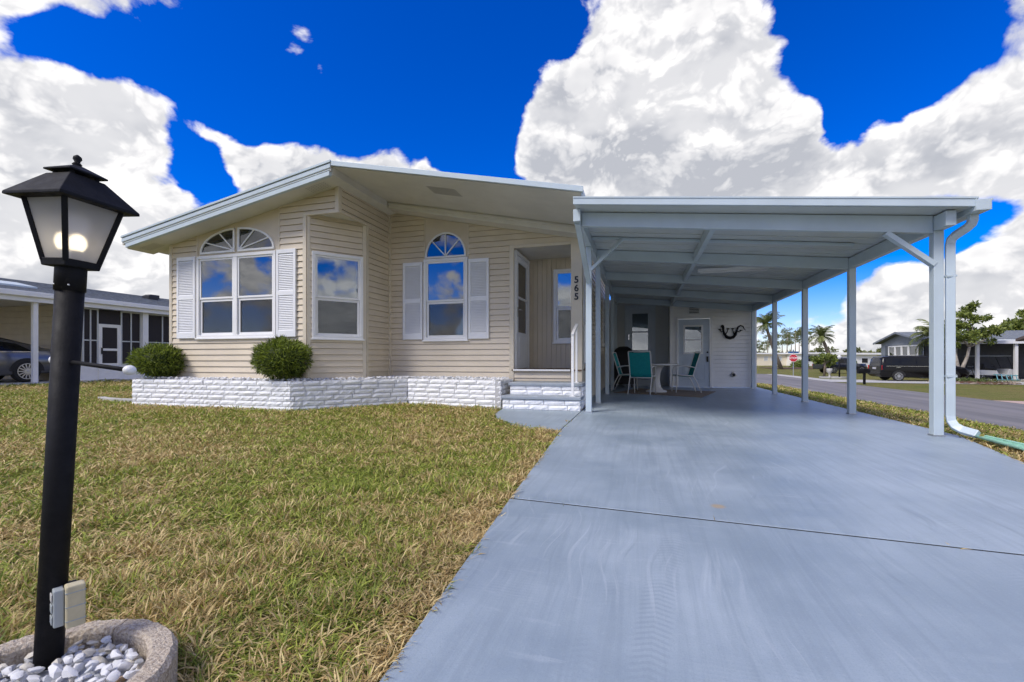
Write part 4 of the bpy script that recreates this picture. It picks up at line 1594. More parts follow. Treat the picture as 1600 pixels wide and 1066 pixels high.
for r_ in ((d0, wd[0], .01, 1.99), (wd[1], d1, .01, 1.99), (wd[0], wd[1], .01, wd[2]), (wd[0], wd[1], wd[3], 1.99)):
    sw.box(q, *r_, -.03, .0)
door = q.build('door', M['door_blue'], shed)
for a, b in ((1.15, 1.40), (1.50, 1.76)):
    q = MB()
    ring_frame(q, sw, a, b, .18, .80, .022, .0, .010)
    sw.box(q, a + .05, b - .05, .23, .75, .0, .006)
    q.build('panel', M['door_blue'], door, bevel=.003)
q = MB()
ring_frame(q, sw, wd[0] - .035, wd[1] + .035, wd[2] - .035, wd[3] + .035, .05, .0, .016)
sw.box(q, wd[0], wd[1], 1.37, 1.40, -.012, .010)
q.build('window_frame', M['white_trim'], door, bevel=.002)
for z0, z1 in ((1.40, wd[3]), (wd[2], 1.37)):
    q = MB()
    sw.box(q, wd[0], wd[1], z0, z1, -.016, -.012)
    q.build('pane', M['glass'], door)
q = MB()
sw.box(q, wd[0], wd[1], wd[2], wd[3], -.10, -.09)
q.build('backing', M['dark'], door)
q = MB()
sw.box(q, 1.80, 1.845, .74, .90, .0, .035)
q.build('lock', M['black_plastic'], door)
q = MB().lathe([(.022, 0), (.026, .03), (.024, .05)], (1.82, 14.2, 1.02), 12, ax=Matrix(((1, 0, 0), (0, 0, -1), (0, 1, 0))))
q.build('deadbolt', M['black_plastic'], door)
q = MB()
ring_frame(q, sw, 1.29, 1.62, 2.10, 2.40, .035, .0, .04)
lou = q.build('wall_vent', M['white_trim'], shed, bevel=.003)
for i in range(5):
    z = 2.14 + i * .046
    q = MB().prism([sw.p(1.325, z, .038), sw.p(1.585, z, .038), sw.p(1.585, z + .026, .022), sw.p(1.325, z + .026, .022)], (0, .0, -.005))
    q.build('slat', M['white_trim'], lou)
q = MB()
sw.box(q, 1.325, 1.585, 2.135, 2.365, -.01, .019)
q.build('vent_back', M['dark'], lou)
ax_out = Matrix(((1, 0, 0), (0, 0, -1), (0, 1, 0)))
q = MB().lathe([(.075, 0), (.07, .03), (.058, .055), (.05, .09), (.03, .095)], (2.50, 14.185, .38), 18, ax=ax_out)
q.build('vent_hood', mat('cream_plastic', (.62, .60, .55), .4), shed)
MB().lathe([(.042, .096), (.040, .100)], (2.50, 14.185, .38), 14, ax=ax_out).build('vent_flap', M['black_plastic'], shed)

# gecko wall ornament
gecko = thing('gecko_ornament', (2.46, 14.15, 1.55), 'black metal gecko ornament hung on the shed siding', 'ornament')
gp = lambda zx, zy: (2.10 + (zx - 1030) / 235 * .74, 14.155, 1.80 - (zy - 390) / 125 * .44)
path = [(1062, 398), (1072, 412), (1074, 435), (1080, 462), (1100, 488), (1128, 497), (1155, 492), (1175, 470), (1184, 440), (1194, 412), (1214, 398), (1235, 405), (1244, 424), (1254, 436), (1262, 432)]
rad = [.030, .042, .030, .040, .050, .054, .050, .040, .030, .026, .022, .018, .013, .009, .004]
q = MB().tube([gp(*p) for p in path], [r * .85 for r in rad], 10)
q.ball(gp(1066, 402), .045, 10, 7, (1, .6, 1))
q.build('body', M['black_paint'], gecko)
for root, knee, foot in (((1076, 440), (1058, 448), (1044, 430)), ((1088, 470), (1104, 450), (1112, 426)), ((1168, 475), (1156, 452), (1150, 426)), ((1184, 440), (1204, 450), (1218, 440))):
    q = MB().tube([gp(*root), gp(*knee), gp(*foot)], [.016, .013, .011], 6)
    for k in range(5):
        a = math.radians(10 + k * 40)
        q.tube([gp(*foot), (gp(*foot)[0] + .048 * math.cos(a), 14.155, gp(*foot)[2] + .036 * math.sin(a))], [.009, .006], 5)
    q.build('leg', M['black_paint'], gecko)

# rear house entrance at the end of the recess
rear = thing('rear_entry', (-.1, 14.95, 0), 'grey rear wall with a glazed storm door behind the patio chairs', 'entry wall')
rw = Wall((0, 14.9), (1, 0), (0, -1))
q = MB()
for r_ in ((-1.03, -.50, .0, 2.72), (.385, .80, .0, 2.58), (-.50, .385, .0, .40), (-.50, .385, 2.50, 2.62)):
    rw.box(q, *r_, -.04, .0)
q.build('wall', M['grey_wall'], rear)
q = MB()
rw.box(q, -.52, -.44, .40, 2.52, .0, .03)
rw.box(q, .325, .405, .40, 2.52, .0, .03)
rw.box(q, -.44, .325, 2.44, 2.52, .0, .03)
q.build('door_frame', M['door_blue'], rear, bevel=.003)
q = MB()
gl_ = (-.30, .19, 1.10, 2.26)
for r_ in ((-.44, gl_[0], .42, 2.44), (gl_[1], .325, .42, 2.44), (gl_[0], gl_[1], .42, gl_[2]), (gl_[0], gl_[1], gl_[3], 2.44)):
    rw.box(q, *r_, -.02, .012)
rw.box(q, gl_[0], gl_[1], 1.66, 1.70, -.01, .016)
ring_frame(q, rw, gl_[0] - .02, gl_[1] + .02, gl_[2] - .02, gl_[3] + .02, .025, .012, .02)
dr = q.build('storm_door', M['door_blue'], rear, bevel=.002)
q = MB()
rw.box(q, gl_[0], gl_[1], gl_[2], gl_[3], -.005, -.001)
q.build('pane', M['glass'], dr)
q = MB()
rw.box(q, gl_[0], gl_[1], gl_[2], gl_[3], -.04, -.03)
q.build('backing', M['dark'], dr)
q = MB().box(-.415, -.38, 14.86, 14.885, 1.44, 1.60).tube([(-.40, 14.86, 1.52), (-.40, 14.82, 1.52), (-.34, 14.82, 1.52)], .009, 8)
q.build('handle', M['chrome'], dr)
st = MB().box(-.55, .45, 14.45, 14.86, .0, .19).box(-.55, .45, 14.66, 14.86, .191, .38)
st.build('step', M['tread'], rear, bevel=.008)

# ------------------------------------------------------------------ patio furniture
rug = MB().prism([(-.66, 11.30, .002), (1.22, 10.38, .002), (1.78, 12.35, .002), (-.10, 13.15, .002)], (0, 0, .007)).build('patio_rug', M['rug'])
tag(rug, 'tan woven rug under the patio table', 'rug')
M['frame_white'] = mat('white_tube', (.70, .69, .66), .4, var=.05)
table = thing('patio_table', (.34, 11.80, .009), 'round white patio table on a flared pedestal', 'table')
MB().lathe([(.50, .655), (.515, .665), (.515, .685), (.50, .695)], (.34, 11.80, .009), 32).build('table_top', M['frame_white'], table)
MB().lathe([(.25, .0), (.25, .03), (.16, .06), (.11, .14), (.085, .30), (.10, .46), (.15, .60), (.20, .654)], (.34, 11.80, .009), 24).build('pedestal', M['frame_white'], table)


def patio_chair(loc, rz, label):
    o = thing('patio_chair', loc, label, 'chair', rz=rz)
    for s in (-1, 1):
        x = s * .25
        MB().tube([(x, .22, .0), (x, .20, .40), (x, .195, .55), (x, .16, .625), (x, .08, .645), (x, -.12, .63), (x, -.215, .60)], .0125, 8).build('arm_leg', M['frame_white'], o, local=True)
        MB().tube([(x, -.36, .0), (x, -.26, .25), (x, -.17, .42), (x, -.225, .60), (x, -.33, .94), (x * .98, -.345, .985)], .0125, 8).build('back_leg', M['frame_white'], o, local=True)
        MB().tube([(x, -.17, .405), (x, .19, .425)], .012, 8).build('seat_rail', M['frame_white'], o, local=True)
    for yy, zz, xx in ((-.345, .985, .245), (.2, .40, .25), (-.19, .38, .25)):
        MB().tube([(-xx, yy, zz), (xx, yy, zz)], .0115, 8).build('cross_bar', M['frame_white'], o, local=True)
    q = MB()
    prof = [(-.34, .965), (-.30, .84), (-.25, .66), (-.20, .50), (-.175, .425), (-.12, .395), (.02, .395), (.14, .41), (.20, .425)]
    vs, fs = [], []
    for yy, z in prof:
        for u in range(5):
            xx = -.235 + .1175 * u
            vs.append((xx, yy, z - .012 * (1 - ((u - 2) / 2) ** 2)))
    for i in range(len(prof) - 1):
        for u in range(4):
            a = i * 5 + u
            fs.append((a, a + 1, a + 6, a + 5))
    nb = len(vs)
    vs += [(a, b - .004, c - .006) for a, b, c in vs]
    fs += [tuple(nb + i for i in reversed(f)) for f in fs]
    q.add(vs, fs, True)
    q.build('sling', M['teal'], o, local=True)
    return o


patio_chair((.02, 11.10, .009), math.radians(-14), 'teal sling patio chair with its back turned to the drive')
patio_chair((-.36, 12.10, .009), math.radians(-97), 'teal sling patio chair beside the covered grill')
patio_chair((.98, 11.95, .009), math.radians(98), 'teal sling patio chair standing before the shed door')

gr = thing('covered_grill', (-.52, 13.75, 0), 'barbecue grill under a black fabric cover by the rear door', 'grill')
prof = [(.30, .10), (.31, .45), (.30, .80), (.28, .95), (.20, 1.12), (.10, 1.19), (.02, 1.20)]
vs, fs = [], []
n_ = 28
rr_ = random.Random(5)
for r_, z in prof:
    for k in range(n_):
        t = 2 * PI * k / n_
        cx_, sx_ = math.cos(t), math.sin(t)
        e_ = .55
        fx = math.copysign(abs(cx_) ** e_, cx_) * r_ * 1.15
        fy = math.copysign(abs(sx_) ** e_, sx_) * r_ * .95
        rip = 1 + (.05 * math.sin(t * 9 + z * 3) if z < .9 else 0)
        vs.append((-.52 + fx * rip, 13.75 + fy * rip, z))
for i in range(len(prof) - 1):
    for k in range(n_):
        k2 = (k + 1) % n_
        fs.append((i * n_ + k, i * n_ + k2, (i + 1) * n_ + k2, (i + 1) * n_ + k))
fs.append(tuple((len(prof) - 1) * n_ + k for k in range(n_)))
MB().add(vs, fs, True).build('cover', M['grill_cover'], gr)
for dx in (-.24, .24):
    for dy in (-.18, .18):
        MB().lathe([(.018, 0), (.018, .16)], (-.52 + dx, 13.75 + dy, .001), 8).build('leg', M['black_plastic'], gr)

# ------------------------------------------------------------------ garden lamp with its stone ring
LB = Vector((-1.418, .769, .0))
rdir = Vector((.9616, .2746, 0))
lean = math.radians(3.3)
up_v = (rdir * math.sin(lean) + Z3 * math.cos(lean)).normalized()
lamp = thing('garden_lamp', LB, 'black post lantern with frosted panes, leaning over a ring of white stones', 'lamp post')
lamp.rotation_mode = 'QUATERNION'
lamp.rotation_quaternion = Z3.rotation_difference(up_v)
MB().lathe([(.0275, -.05), (.0275, 1.0)], n=32).build('post', M['black_paint'], lamp, local=True)
q = MB().lathe([(.0302, .972), (.0302, 1.035), (.029, 1.04)], n=32)
col_ = q.build('collar', M['black_paint'], lamp, local=True)
q = MB()
for a in (-100, -35, 200):
    t = math.radians(a)
    q.ball((.0302 * math.cos(t), .0302 * math.sin(t), .985), .0025, 8, 6)
q.build('screw', M['steel'], col_, local=True)
to_cam = math.atan2(-LB.y, -LB.x)
A0 = to_cam - math.radians(13)                       # one corner of the lantern faces almost towards the drive
ca = [A0 + PI / 2 * k for k in range(4)]
zb_, zt_ = 1.035, 1.190
RB, RT = .048, .088
cor = lambda R, k, z: Vector((R * math.cos(ca[k % 4]), R * math.sin(ca[k % 4]), z))
q = MB()
q.hexa([cor(RB + .006, k, zb_ - .006) for k in range(4)], [cor(RB + .010, k, zb_ + .012) for k in range(4)])
for k in range(4):
    q.bar(cor(RB + .002, k, zb_ + .006), cor(RT + .002, k, zt_), .0105, .0105, up=cor(1, k, 0))
    q.bar(cor(RT, k, zt_), cor(RT, k + 1, zt_), .008, .010)
q.build('lantern_frame', M['black_paint'], lamp, local=True, bevel=.002)
M['frost'] = None


def frost():
    m = bpy.data.materials.new('frosted_glass')
    m.use_nodes = True
    t = m.node_tree
    b = t.nodes['Principled BSDF']
    N = NT(t)
    b.inputs['Base Color'].default_value = (.55, .55, .55, 1)
    b.inputs['Roughness'].default_value = .28
    b.inputs['IOR'].default_value = 1.45
    co = N.n('ShaderNodeTexCoord').outputs['Object']
    tl = N.n('ShaderNodeBsdfTranslucent')
    tl.inputs[0].default_value = (.62, .62, .63, 1)
    rf = N.n('ShaderNodeBsdfRefraction')
    rf.inputs['Color'].default_value = (.80, .80, .80, 1)
    rf.inputs['IOR'].default_value = 1.42
    N.put(rf.inputs['Roughness'], N.ramp(N.noise(co, 40, 4, .6), .3, .7, .40, .55))
    m1 = N.n('ShaderNodeMixShader')
    m1.inputs[0].default_value = .62
    t.links.new(tl.outputs[0], m1.inputs[1])
    t.links.new(rf.outputs[0], m1.inputs[2])
    m2 = N.n('ShaderNodeMixShader')
    m2.inputs[0].default_value = .34
    t.links.new(m1.outputs[0], m2.inputs[1])
    t.links.new(b.outputs[0], m2.inputs[2])
    t.links.new(m2.outputs[0], t.nodes['Material Output'].inputs[0])
    return m


M['frost'] = frost()
for k in range(4):
    a, b = cor(RB + .002, k, zb_ + .012), cor(RB + .002, k + 1, zb_ + .012)
    c, d = cor(RT - .001, k + 1, zt_ - .003), cor(RT - .001, k, zt_ - .003)
    i1 = (b - a).normalized() * .004
    MB().add([a + i1, b - i1, c - i1, d + i1], [(0, 1, 2, 3)]).build('pane', M['frost'], lamp, local=True)
q = MB()
R1, R2 = .126, .054
lo = [cor(R1, k, zt_ - .006) for k in range(4)]
lo2 = [cor(R1, k, zt_ + .001) for k in range(4)]
hi = [cor(R2, k, zt_ + .062) for k in range(4)]
q.add(lo + lo2 + hi, [(3, 2, 1, 0)] + [(k, (k + 1) % 4, 4 + (k + 1) % 4, 4 + k) for k in range(4)] + [(4 + k, 4 + (k + 1) % 4, 8 + (k + 1) % 4, 8 + k) for k in range(4)] + [(8, 9, 10, 11)])
q.build('lantern_roof', M['black_paint'], lamp, local=True, bevel=.0015)
q = MB()
lo = [cor(.060, k, zt_ + .070) for k in range(4)]
lo2 = [cor(.060, k, zt_ + .074) for k in range(4)]
hi = [cor(.014, k, zt_ + .092) for k in range(4)]
q.add(lo + lo2 + hi, [(3, 2, 1, 0)] + [(k, (k + 1) % 4, 4 + (k + 1) % 4, 4 + k) for k in range(4)] + [(4 + k, 4 + (k + 1) % 4, 8 + (k + 1) % 4, 8 + k) for k in range(4)] + [(8, 9, 10, 11)])
for k in range(4):
    q.bar(cor(.038, k, zt_ + .058), cor(.038, k, zt_ + .074), .008, .008, up=(1, 0, 0))
q.build('vent_cap', M['black_paint'], lamp, local=True, bevel=.001)
MB().lathe([(.006, 0), (.010, .005), (.005, .011), (.009, .018), (.008, .024), (.002, .029)], (0, 0, zt_ + .091), 14).build('finial', M['black_paint'], lamp, local=True)
MB().lathe([(.011, 0), (.011, .03), (.010, .034)], (0, 0, zb_ + .010), 14).build('lamp_holder', M['white_ball'], lamp, local=True)
MB().ball((0, 0, zb_ + .058), .020, 16, 12, (1, 1, 1.15)).build('bulb', mat('lit_bulb', (.9, .8, .6), .4, emit=(1.0, .82, .56, 2.3)), lamp, local=True)
# ladder bar with white ball ends
bd = Vector((math.cos(math.radians(-4)), math.sin(math.radians(-4)), 0))
zbar = .795
bar_ = MB().tube([-bd * .042 + Z3 * (zbar + .004), bd * .236 + Z3 * (zbar - .004)], .0052, 12).build('ladder_bar', M['black_paint'], lamp, local=True)
MB().ball(tuple(-bd * .046 + Z3 * (zbar + .004)), .0115, 16, 10).build('ball_end', M['white_ball'], lamp, local=True)
MB().ball(tuple(bd * .243 + Z3 * (zbar - .004)), .0118, 16, 10, (1.1, 1.1, .95)).build('ball_end', M['white_ball'], lamp, local=True)
# outlet box strapped to the post
F_ = Matrix.Rotation(math.radians(-22), 4, 'Z')
ob = thing('outlet_box', (LB.x + .068, LB.y + .008, .20), 'weathered beige and grey outlet box fixed low on the lamp post', 'outlet box', rz=math.radians(-24))
MB().box(-.012, .020, -.010, .026, -.052, .050).build('cover', M['box_beige'], ob, local=True, bevel=.004)
MB().box(-.032, .006, -.030, -.0105, -.046, .043).build('housing', M['box_grey'], ob, local=True, bevel=.003)
for z in (-.034, .0, .034):
    MB().box(-.0125, .0205, -.0105, .0265, z - .0012, z + .0012).build('rib', M['box_grey'], ob, local=True)
for z in (-.030, -.002, .024):
    MB().box(-.026, .000, -.0335, -.0305, z - .009, z + .010).build('socket', M['concrete'] if z > 0 else M['box_grey'], ob, local=True, bevel=.002)
MB().box(-.040, -.033, -.030, .016, -.052, .044).build('hinge_plate', M['black_plastic'], ob, local=True, bevel=.002)

RC = Vector((RING_C[0], RING_C[1], 0))
for a0, a1, lab in ((103.5, -14, 'exposed-aggregate curved edging block beside the lawn and drive'), (-15.5, -110, 'exposed-aggregate curved edging block on the street side of the lamp'), (-111.5, -185, 'exposed-aggregate curved edging block on the west of the lamp'), (-186.5, -255.5, 'exposed-aggregate curved edging block behind the lamp post')):
    n_ = 26
    ro, ri, ht = RING_R, RING_R - .058, .092
    rj = random.Random(int(a0))
    tilt = rj.uniform(-.006, .006)
    prof = [(ri, -.04), (ri, ht - .010), (ri + .008, ht), (ro - .010, ht), (ro, ht - .012), (ro, -.04)]
    vs, fs = [], []
    for i in range(n_ + 1):
        t = math.radians(a0 + (a1 - a0) * i / n_)
        for r_, z in prof:
            j = rj.uniform(-.0018, .0018)
            vs.append((RC.x + (r_ + j) * math.cos(t), RC.y + (r_ + j) * math.sin(t), z + tilt * (i / n_) + (rj.uniform(-.002, .002) if z > 0 else 0)))
    m_ = len(prof)
    for i in range(n_):
        for k in range(m_):
            k2 = (k + 1) % m_
            fs.append((i * m_ + k, i * m_ + k2, (i + 1) * m_ + k2, (i + 1) * m_ + k))
    fs += [tuple(range(m_)), tuple(n_ * m_ + k for k in range(m_ - 1, -1, -1))]
    o = MB().add(vs, fs).build('edging_block', M['ring'])
    tag(o, lab, 'edging block', 'edging blocks round the lamp')

stones = thing('stone_bed', (RC.x, RC.y, 0), 'bed of white and ochre stones round the lamp post', 'stones')
MB().lathe([(RING_R - .06, -.03), (RING_R - .06, .042), (.01, .050)], (RC.x, RC.y, 0), 30).build('base_fill', M['stone_b'], stones)
ROCKS = [rock_mesh(100 + i, M['stone_a']) for i in range(6)] + [rock_mesh(120 + i, M['stone_b']) for i in range(2)] + [rock_mesh(130 + i, M['stone_c']) for i in range(2)]
OCHRE = rock_mesh(140, M['stone_d'])
pr_ = random.Random(21)
placed = []
tries = 0
while len(placed) < 290 and tries < 60000:
    tries += 1
    t, rad_ = pr_.uniform(0, 2 * PI), (RING_R - .068) * math.sqrt(pr_.random())
    x, y_ = RC.x + rad_ * math.cos(t), RC.y + rad_ * math.sin(t)
    s_ = pr_.uniform(.0085, .0175)
    if math.hypot(x - LB.x, y_ - LB.y) < .028 + s_ * .7:
        continue
    layer = 0 if len(placed) < 190 else 1
    if any(l == layer and math.hypot(x - a, y_ - b) < (s_ + c) * .72 for a, b, c, l in placed):
        continue
    placed.append((x, y_, s_, layer))
    me_ = OCHRE if pr_.random() < .035 else pr_.choice(ROCKS)
    z_ = .053 + layer * .014 + pr_.uniform(-.003, .005)
    put('pebble', me_, stones, (x, y_, z_), (pr_.uniform(-.5, .5), pr_.uniform(-.4, .4), pr_.uniform(0, 6.28)), (s_ * pr_.uniform(1, 1.35), s_, s_ * pr_.uniform(.85, 1.1)))

# ------------------------------------------------------------------ vehicles
M['tyre'] = mat('tyre', (.015, .015, .016), .8)
M['rim'] = mat('alloy_rim', (.60, .61, .63), .3, metal=.9)
M['car_glass'] = mat('car_glass', (.006, .007, .008), .12, spec=.35)
M['red_lens'] = mat('red_tail_lamp', (.45, .012, .015), .2, spec=.6)
M['car_black'] = mat('black_car_paint', (.006, .006, .007), .25, spec=.3)
M['car_grey'] = mat('grey_car_paint', (.16, .165, .175), .28, metal=.6, coat=.7)
M['car_navy'] = mat('dark_blue_car_paint', (.012, .016, .03), .2, coat=.6)
M['trim_black'] = mat('black_trim', (.01, .01, .01), .5)
M['plate'] = mat('number_plate', (.45, .45, .46), .5)


def wheel(parent, x, y, r, w, side, spokes=10):
    ax = Matrix(((1, 0, 0), (0, 0, -side), (0, 1, 0)))
    wl_ = MB().lathe([(r * .70, 0), (r * .90, -.004), (r * .985, w * .08), (r, w * .25), (r, w * .75), (r * .985, w * .92), (r * .9, w)], (x, y + side * w, r), 26, ax=ax).build('wheel', M['tyre'], parent, local=True)
    q = MB().lathe([(r * .70, .002), (r * .70, .06), (r * .4, .062)], (x, y + side * (w), r), 26, ax=ax)
    q.build('rim_barrel', M['trim_black'], wl_, local=True)
    q = MB()
    for k in range(spokes):
        t = 2 * PI * k / spokes
        p0 = Vector((x + r * .10 * math.cos(t), y + side * (w + .004), r + r * .10 * math.sin(t)))
        p1 = Vector((x + r * .68 * math.cos(t), y + side * (w + .002), r + r * .68 * math.sin(t)))
        q.bar(p0, p1, r * .085, .03, up=(0, 1, 0))
    q.lathe([(r * .17, -.012), (r * .17, .02)], (x, y + side * w, r), 14, ax=ax)
    nr = 26
    for k in range(nr):
        t0, t1 = 2 * PI * k / nr, 2 * PI * (k + 1) / nr
        for ra, rb in ((r * .66, r * .72),):
            q.add([(x + a * math.cos(t), y + side * (w + .006), r + a * math.sin(t)) for a, t in ((ra, t0), (rb, t0), (rb, t1), (ra, t1))], [(0, 1, 2, 3)])
    q.build('rim', M['rim'], wl_, local=True)
    return wl_


def car(name, loc, rz, label, cat, st, W_, paint, wheels, wr, side_glass, spokes=10, lamp=None, belt_trim=None, group=None):
    """st: stations along x (front = +x): (x, bottom, belt, roof, half-width factor, roof half-width factor)"""
    o = thing(name, loc, label, cat, group, rz=rz)
    hw = W_ / 2

    def ringp(s):
        x, zb, zl, zr, k, kr = s
        zm = zb + (zl - zb) * .55
        half = [(hw * k * .80, zb), (hw * k * .97, zb + .05), (hw * k * 1.0, zm), (hw * k * .965, zl), (hw * kr * .995, zl + (zr - zl) * .86), (hw * kr * .88, zr - .012 * (zr - zl > .1)), (hw * kr * .45, zr)]
        return [(x, -a, b) for a, b in half] + [(x, a, b) for a, b in reversed(half)]
    R_ = [ringp(s) for s in st]
    m_ = len(R_[0])
    vs = [p for r_ in R_ for p in r_]
    fs = []
    for i in range(len(R_) - 1):
        for k in range(m_):
            k2 = (k + 1) % m_
            fs.append((i * m_ + k, (i + 1) * m_ + k, (i + 1) * m_ + k2, i * m_ + k2))
    fs += [tuple(range(m_)), tuple((len(R_) - 1) * m_ + k for k in range(m_ - 1, -1, -1))]
    body = MB().add(vs, fs, True).build('body', paint, o, local=True)
    body.data.polygons[-1].use_smooth = False
    body.data.polygons[-2].use_smooth = False

    def interp(x):
        for a, b in zip(st, st[1:]):
            lo, hi = (a, b) if a[0] < b[0] else (b, a)
            if lo[0] <= x <= hi[0]:
                t = (x - lo[0]) / (hi[0] - lo[0] + 1e-9)
                return tuple(lo[i] + (hi[i] - lo[i]) * t for i in range(6))
        return st[0]

    def side_pt(x, f, s, out=.008):
        S_ = interp(x)
        zl, zr = S_[2], S_[3]
        z = zl + (zr - zl) * .86 * f
        yy = hw * (S_[4] * .965 * (1 - f) + S_[5] * .995 * f)
        return (x, s * (yy + out), z)
    for s in (-1, 1):
        for (xa, xb, xa2, xb2, f0, f1) in side_glass:
            q = MB()
            n_ = 6
            pts = []
            for i in range(n_ + 1):
                t = i / n_
                pts.append((side_pt(xa + (xb - xa) * t, f0, s), side_pt(xa2 + (xb2 - xa2) * t, f1, s)))
            for i in range(n_):
                a, b = pts[i], pts[i + 1]
                f = (0, 1, 2, 3) if s < 0 else (3, 2, 1, 0)
                q.add([a[0], b[0], b[1], a[1]], [f])
            q.build('side_window', M['car_glass'], o, local=True)
        for x in wheels:
            q = MB()
            arch = []
            for k in range(15):
                t = PI * k / 14
                arch.append((x + (wr + .075) * math.cos(t), s * (hw + .004), wr + .01 + (wr + .06) * math.sin(t)))
            q.add(arch, [tuple(range(15)) if s < 0 else tuple(range(14, -1, -1))])
            q.build('wheel_arch', M['trim_black'], o, local=True)
            wheel(o, x, s * (hw - .205), wr, .215, s, spokes)
        if lamp:
            xa, xb, z0, z1 = lamp
            q = MB()
            q.prism([(xa, s * (hw * .80), z0), (xb, s * (hw * 1.012), z0), (xb, s * (hw * 1.005), z1), (xa, s * (hw * .80), z1)], (-.03, s * .006, 0))
            q.build('tail_lamp', M['red_lens'], o, local=True)
    if belt_trim:
        for s in (-1, 1):
            q = MB()
            xs = np.linspace(belt_trim[0], belt_trim[1], 9)
            for a, b in zip(xs, xs[1:]):
                p0, p1 = side_pt(a, 0, s, .012), side_pt(b, 0, s, .012)
                q.bar(p0, p1, .012, .022)
            q.build('belt_trim', M['chrome'], o, local=True)
    return o


def across(o, st_pts, W_, kA, kB, name, m, off=.012):
    """pane lying across the car between two heights"""
    (xa, za), (xb, zb) = st_pts
    n = Vector((-(zb - za), 0, xb - xa)).normalized()
    if n.z < 0: n = -n
    d = n * off
    q = MB().add([(xa + d.x, -W_ / 2 * kA, za + d.z), (xa + d.x, W_ / 2 * kA, za + d.z), (xb + d.x, W_ / 2 * kB, zb + d.z), (xb + d.x, -W_ / 2 * kB, zb + d.z)], [(0, 1, 2, 3)])
    return q.build(name, m, o, local=True)


# black minivan, tail towards the street
van_st = [(-1.03, .42, .98, 1.02, .86, .80), (-1.00, .34, 1.02, 1.08, .95, .84), (-.97, .30, 1.03, 1.30, .97, .84), (-.90, .28, 1.04, 1.62, .985, .83), (-.78, .26, 1.04, 1.70, 1, .83), (-.3, .24, 1.04, 1.745, 1, .84), (.8, .24, 1.03, 1.755, 1, .85), (1.9, .24, 1.02, 1.735, 1, .85), (2.35, .24, 1.02, 1.66, 1, .84), (3.05, .24, 1.02, 1.22, .995, .84), (3.35, .25, 1.0, 1.06, .98, .86), (3.75, .27, .92, .97, .95, .85), (4.0, .32, .80, .84, .88, .78), (4.10, .42, .68, .72, .78, .7)]
vy = 38.85
van = car('black_minivan', (17.2, vy, GZ(17.2) - .005), 0, 'black minivan parked nose-in on the drive across the street', 'van', van_st, 1.99, M['car_black'], (0, 3.08), .34,
          [(-.72, .08, -.70, .10, .06, .92), (.14, 1.02, .16, 1.02, .06, .92), (1.08, 2.05, 1.08, 1.95, .06, .92), (2.12, 2.75, 2.03, 2.16, .06, .88)], 10, (-.80, -.99, .78, 1.10), (-.72, 2.9))
across(van, ((-.985, 1.10), (-.87, 1.64)), 1.99, .72, .70, 'rear_window', M['car_glass'], .02)
across(van, ((3.02, 1.22), (2.38, 1.66)), 1.99, .78, .74, 'windscreen', M['car_glass'], .014)
MB().box(-1.09, -.95, -.93, .93, .40, .62).build('bumper', M['car_black'], van, local=True, bevel=.04)
MB().box(-1.045, -1.035, -.26, .26, .82, .96).build('number_plate', M['plate'], van, local=True)
MB().bar((-1.03, 0, 1.06), (-1.03, .001, 1.06), .01, .01).build('latch', M['chrome'], van, local=True)
for s in (-1, 1):
    MB().box(2.45, 2.62, s * 1.0 - .10 * (s < 0), s * 1.0 + .10 * (s > 0), 1.02, 1.18).build('mirror', M['car_black'], van, local=True, bevel=.03)
    MB().bar((-.6, s * .66, 1.765), (1.9, s * .68, 1.775), .04, .03).build('roof_rail', M['trim_black'], van, local=True)
    MB().box(-.15, .12, s * .975 - .03, s * .975 + .03, .94, .97).build('door_handle', M['chrome'], van, local=True)

# grey saloon in the western neighbour's carport, nose towards the street
sed_st = [(-1.0, .45, .80, .84, .80, .70), (-.96, .36, .90, .96, .90, .76), (-.86, .32, .95, 1.05, .95, .76), (-.55, .26, .97, 1.10, .985, .74), (.15, .22, .95, 1.30, 1, .74), (.75, .22, .94, 1.43, 1, .75), (1.3, .22, .93, 1.455, 1, .76), (1.9, .22, .92, 1.40, 1, .75), (2.5, .22, .92, 1.16, 1, .76), (2.85, .23, .90, .96, .99, .80), (3.4, .26, .80, .84, .96, .80), (3.75, .32, .66, .70, .88, .76), (3.86, .40, .56, .60, .78, .7)]
sedan = car('grey_saloon', (-19.45, 9.55, .098), math.radians(-90), 'grey metallic saloon parked under the western neighbour\'s carport', 'car', sed_st, 1.86, M['car_grey'], (0, 2.84), .345,
            [(-.15, .62, .18, .66, .10, .86), (.68, 1.40, .72, 1.40, .06, .90), (1.46, 2.45, 1.46, 1.98, .06, .88)], 14, (-.80, -.95, .78, .90), (-.3, 2.6))
across(sedan, ((-.50, 1.11), (.62, 1.41)), 1.86, .66, .68, 'rear_window', M['car_glass'], .012)
across(sedan, ((2.72, 1.02), (1.95, 1.39)), 1.86, .74, .68, 'windscreen', M['car_glass'], .012)
MB().box(-1.03, -.9, -.84, .84, .38, .56).build('bumper', M['car_grey'], sedan, local=True, bevel=.04)
for s in (-1, 1):
    MB().box(.85, 1.05, s * .925 - .03, s * .925 + .03, .86, .89).build('door_handle', M['chrome'], sedan, local=True)

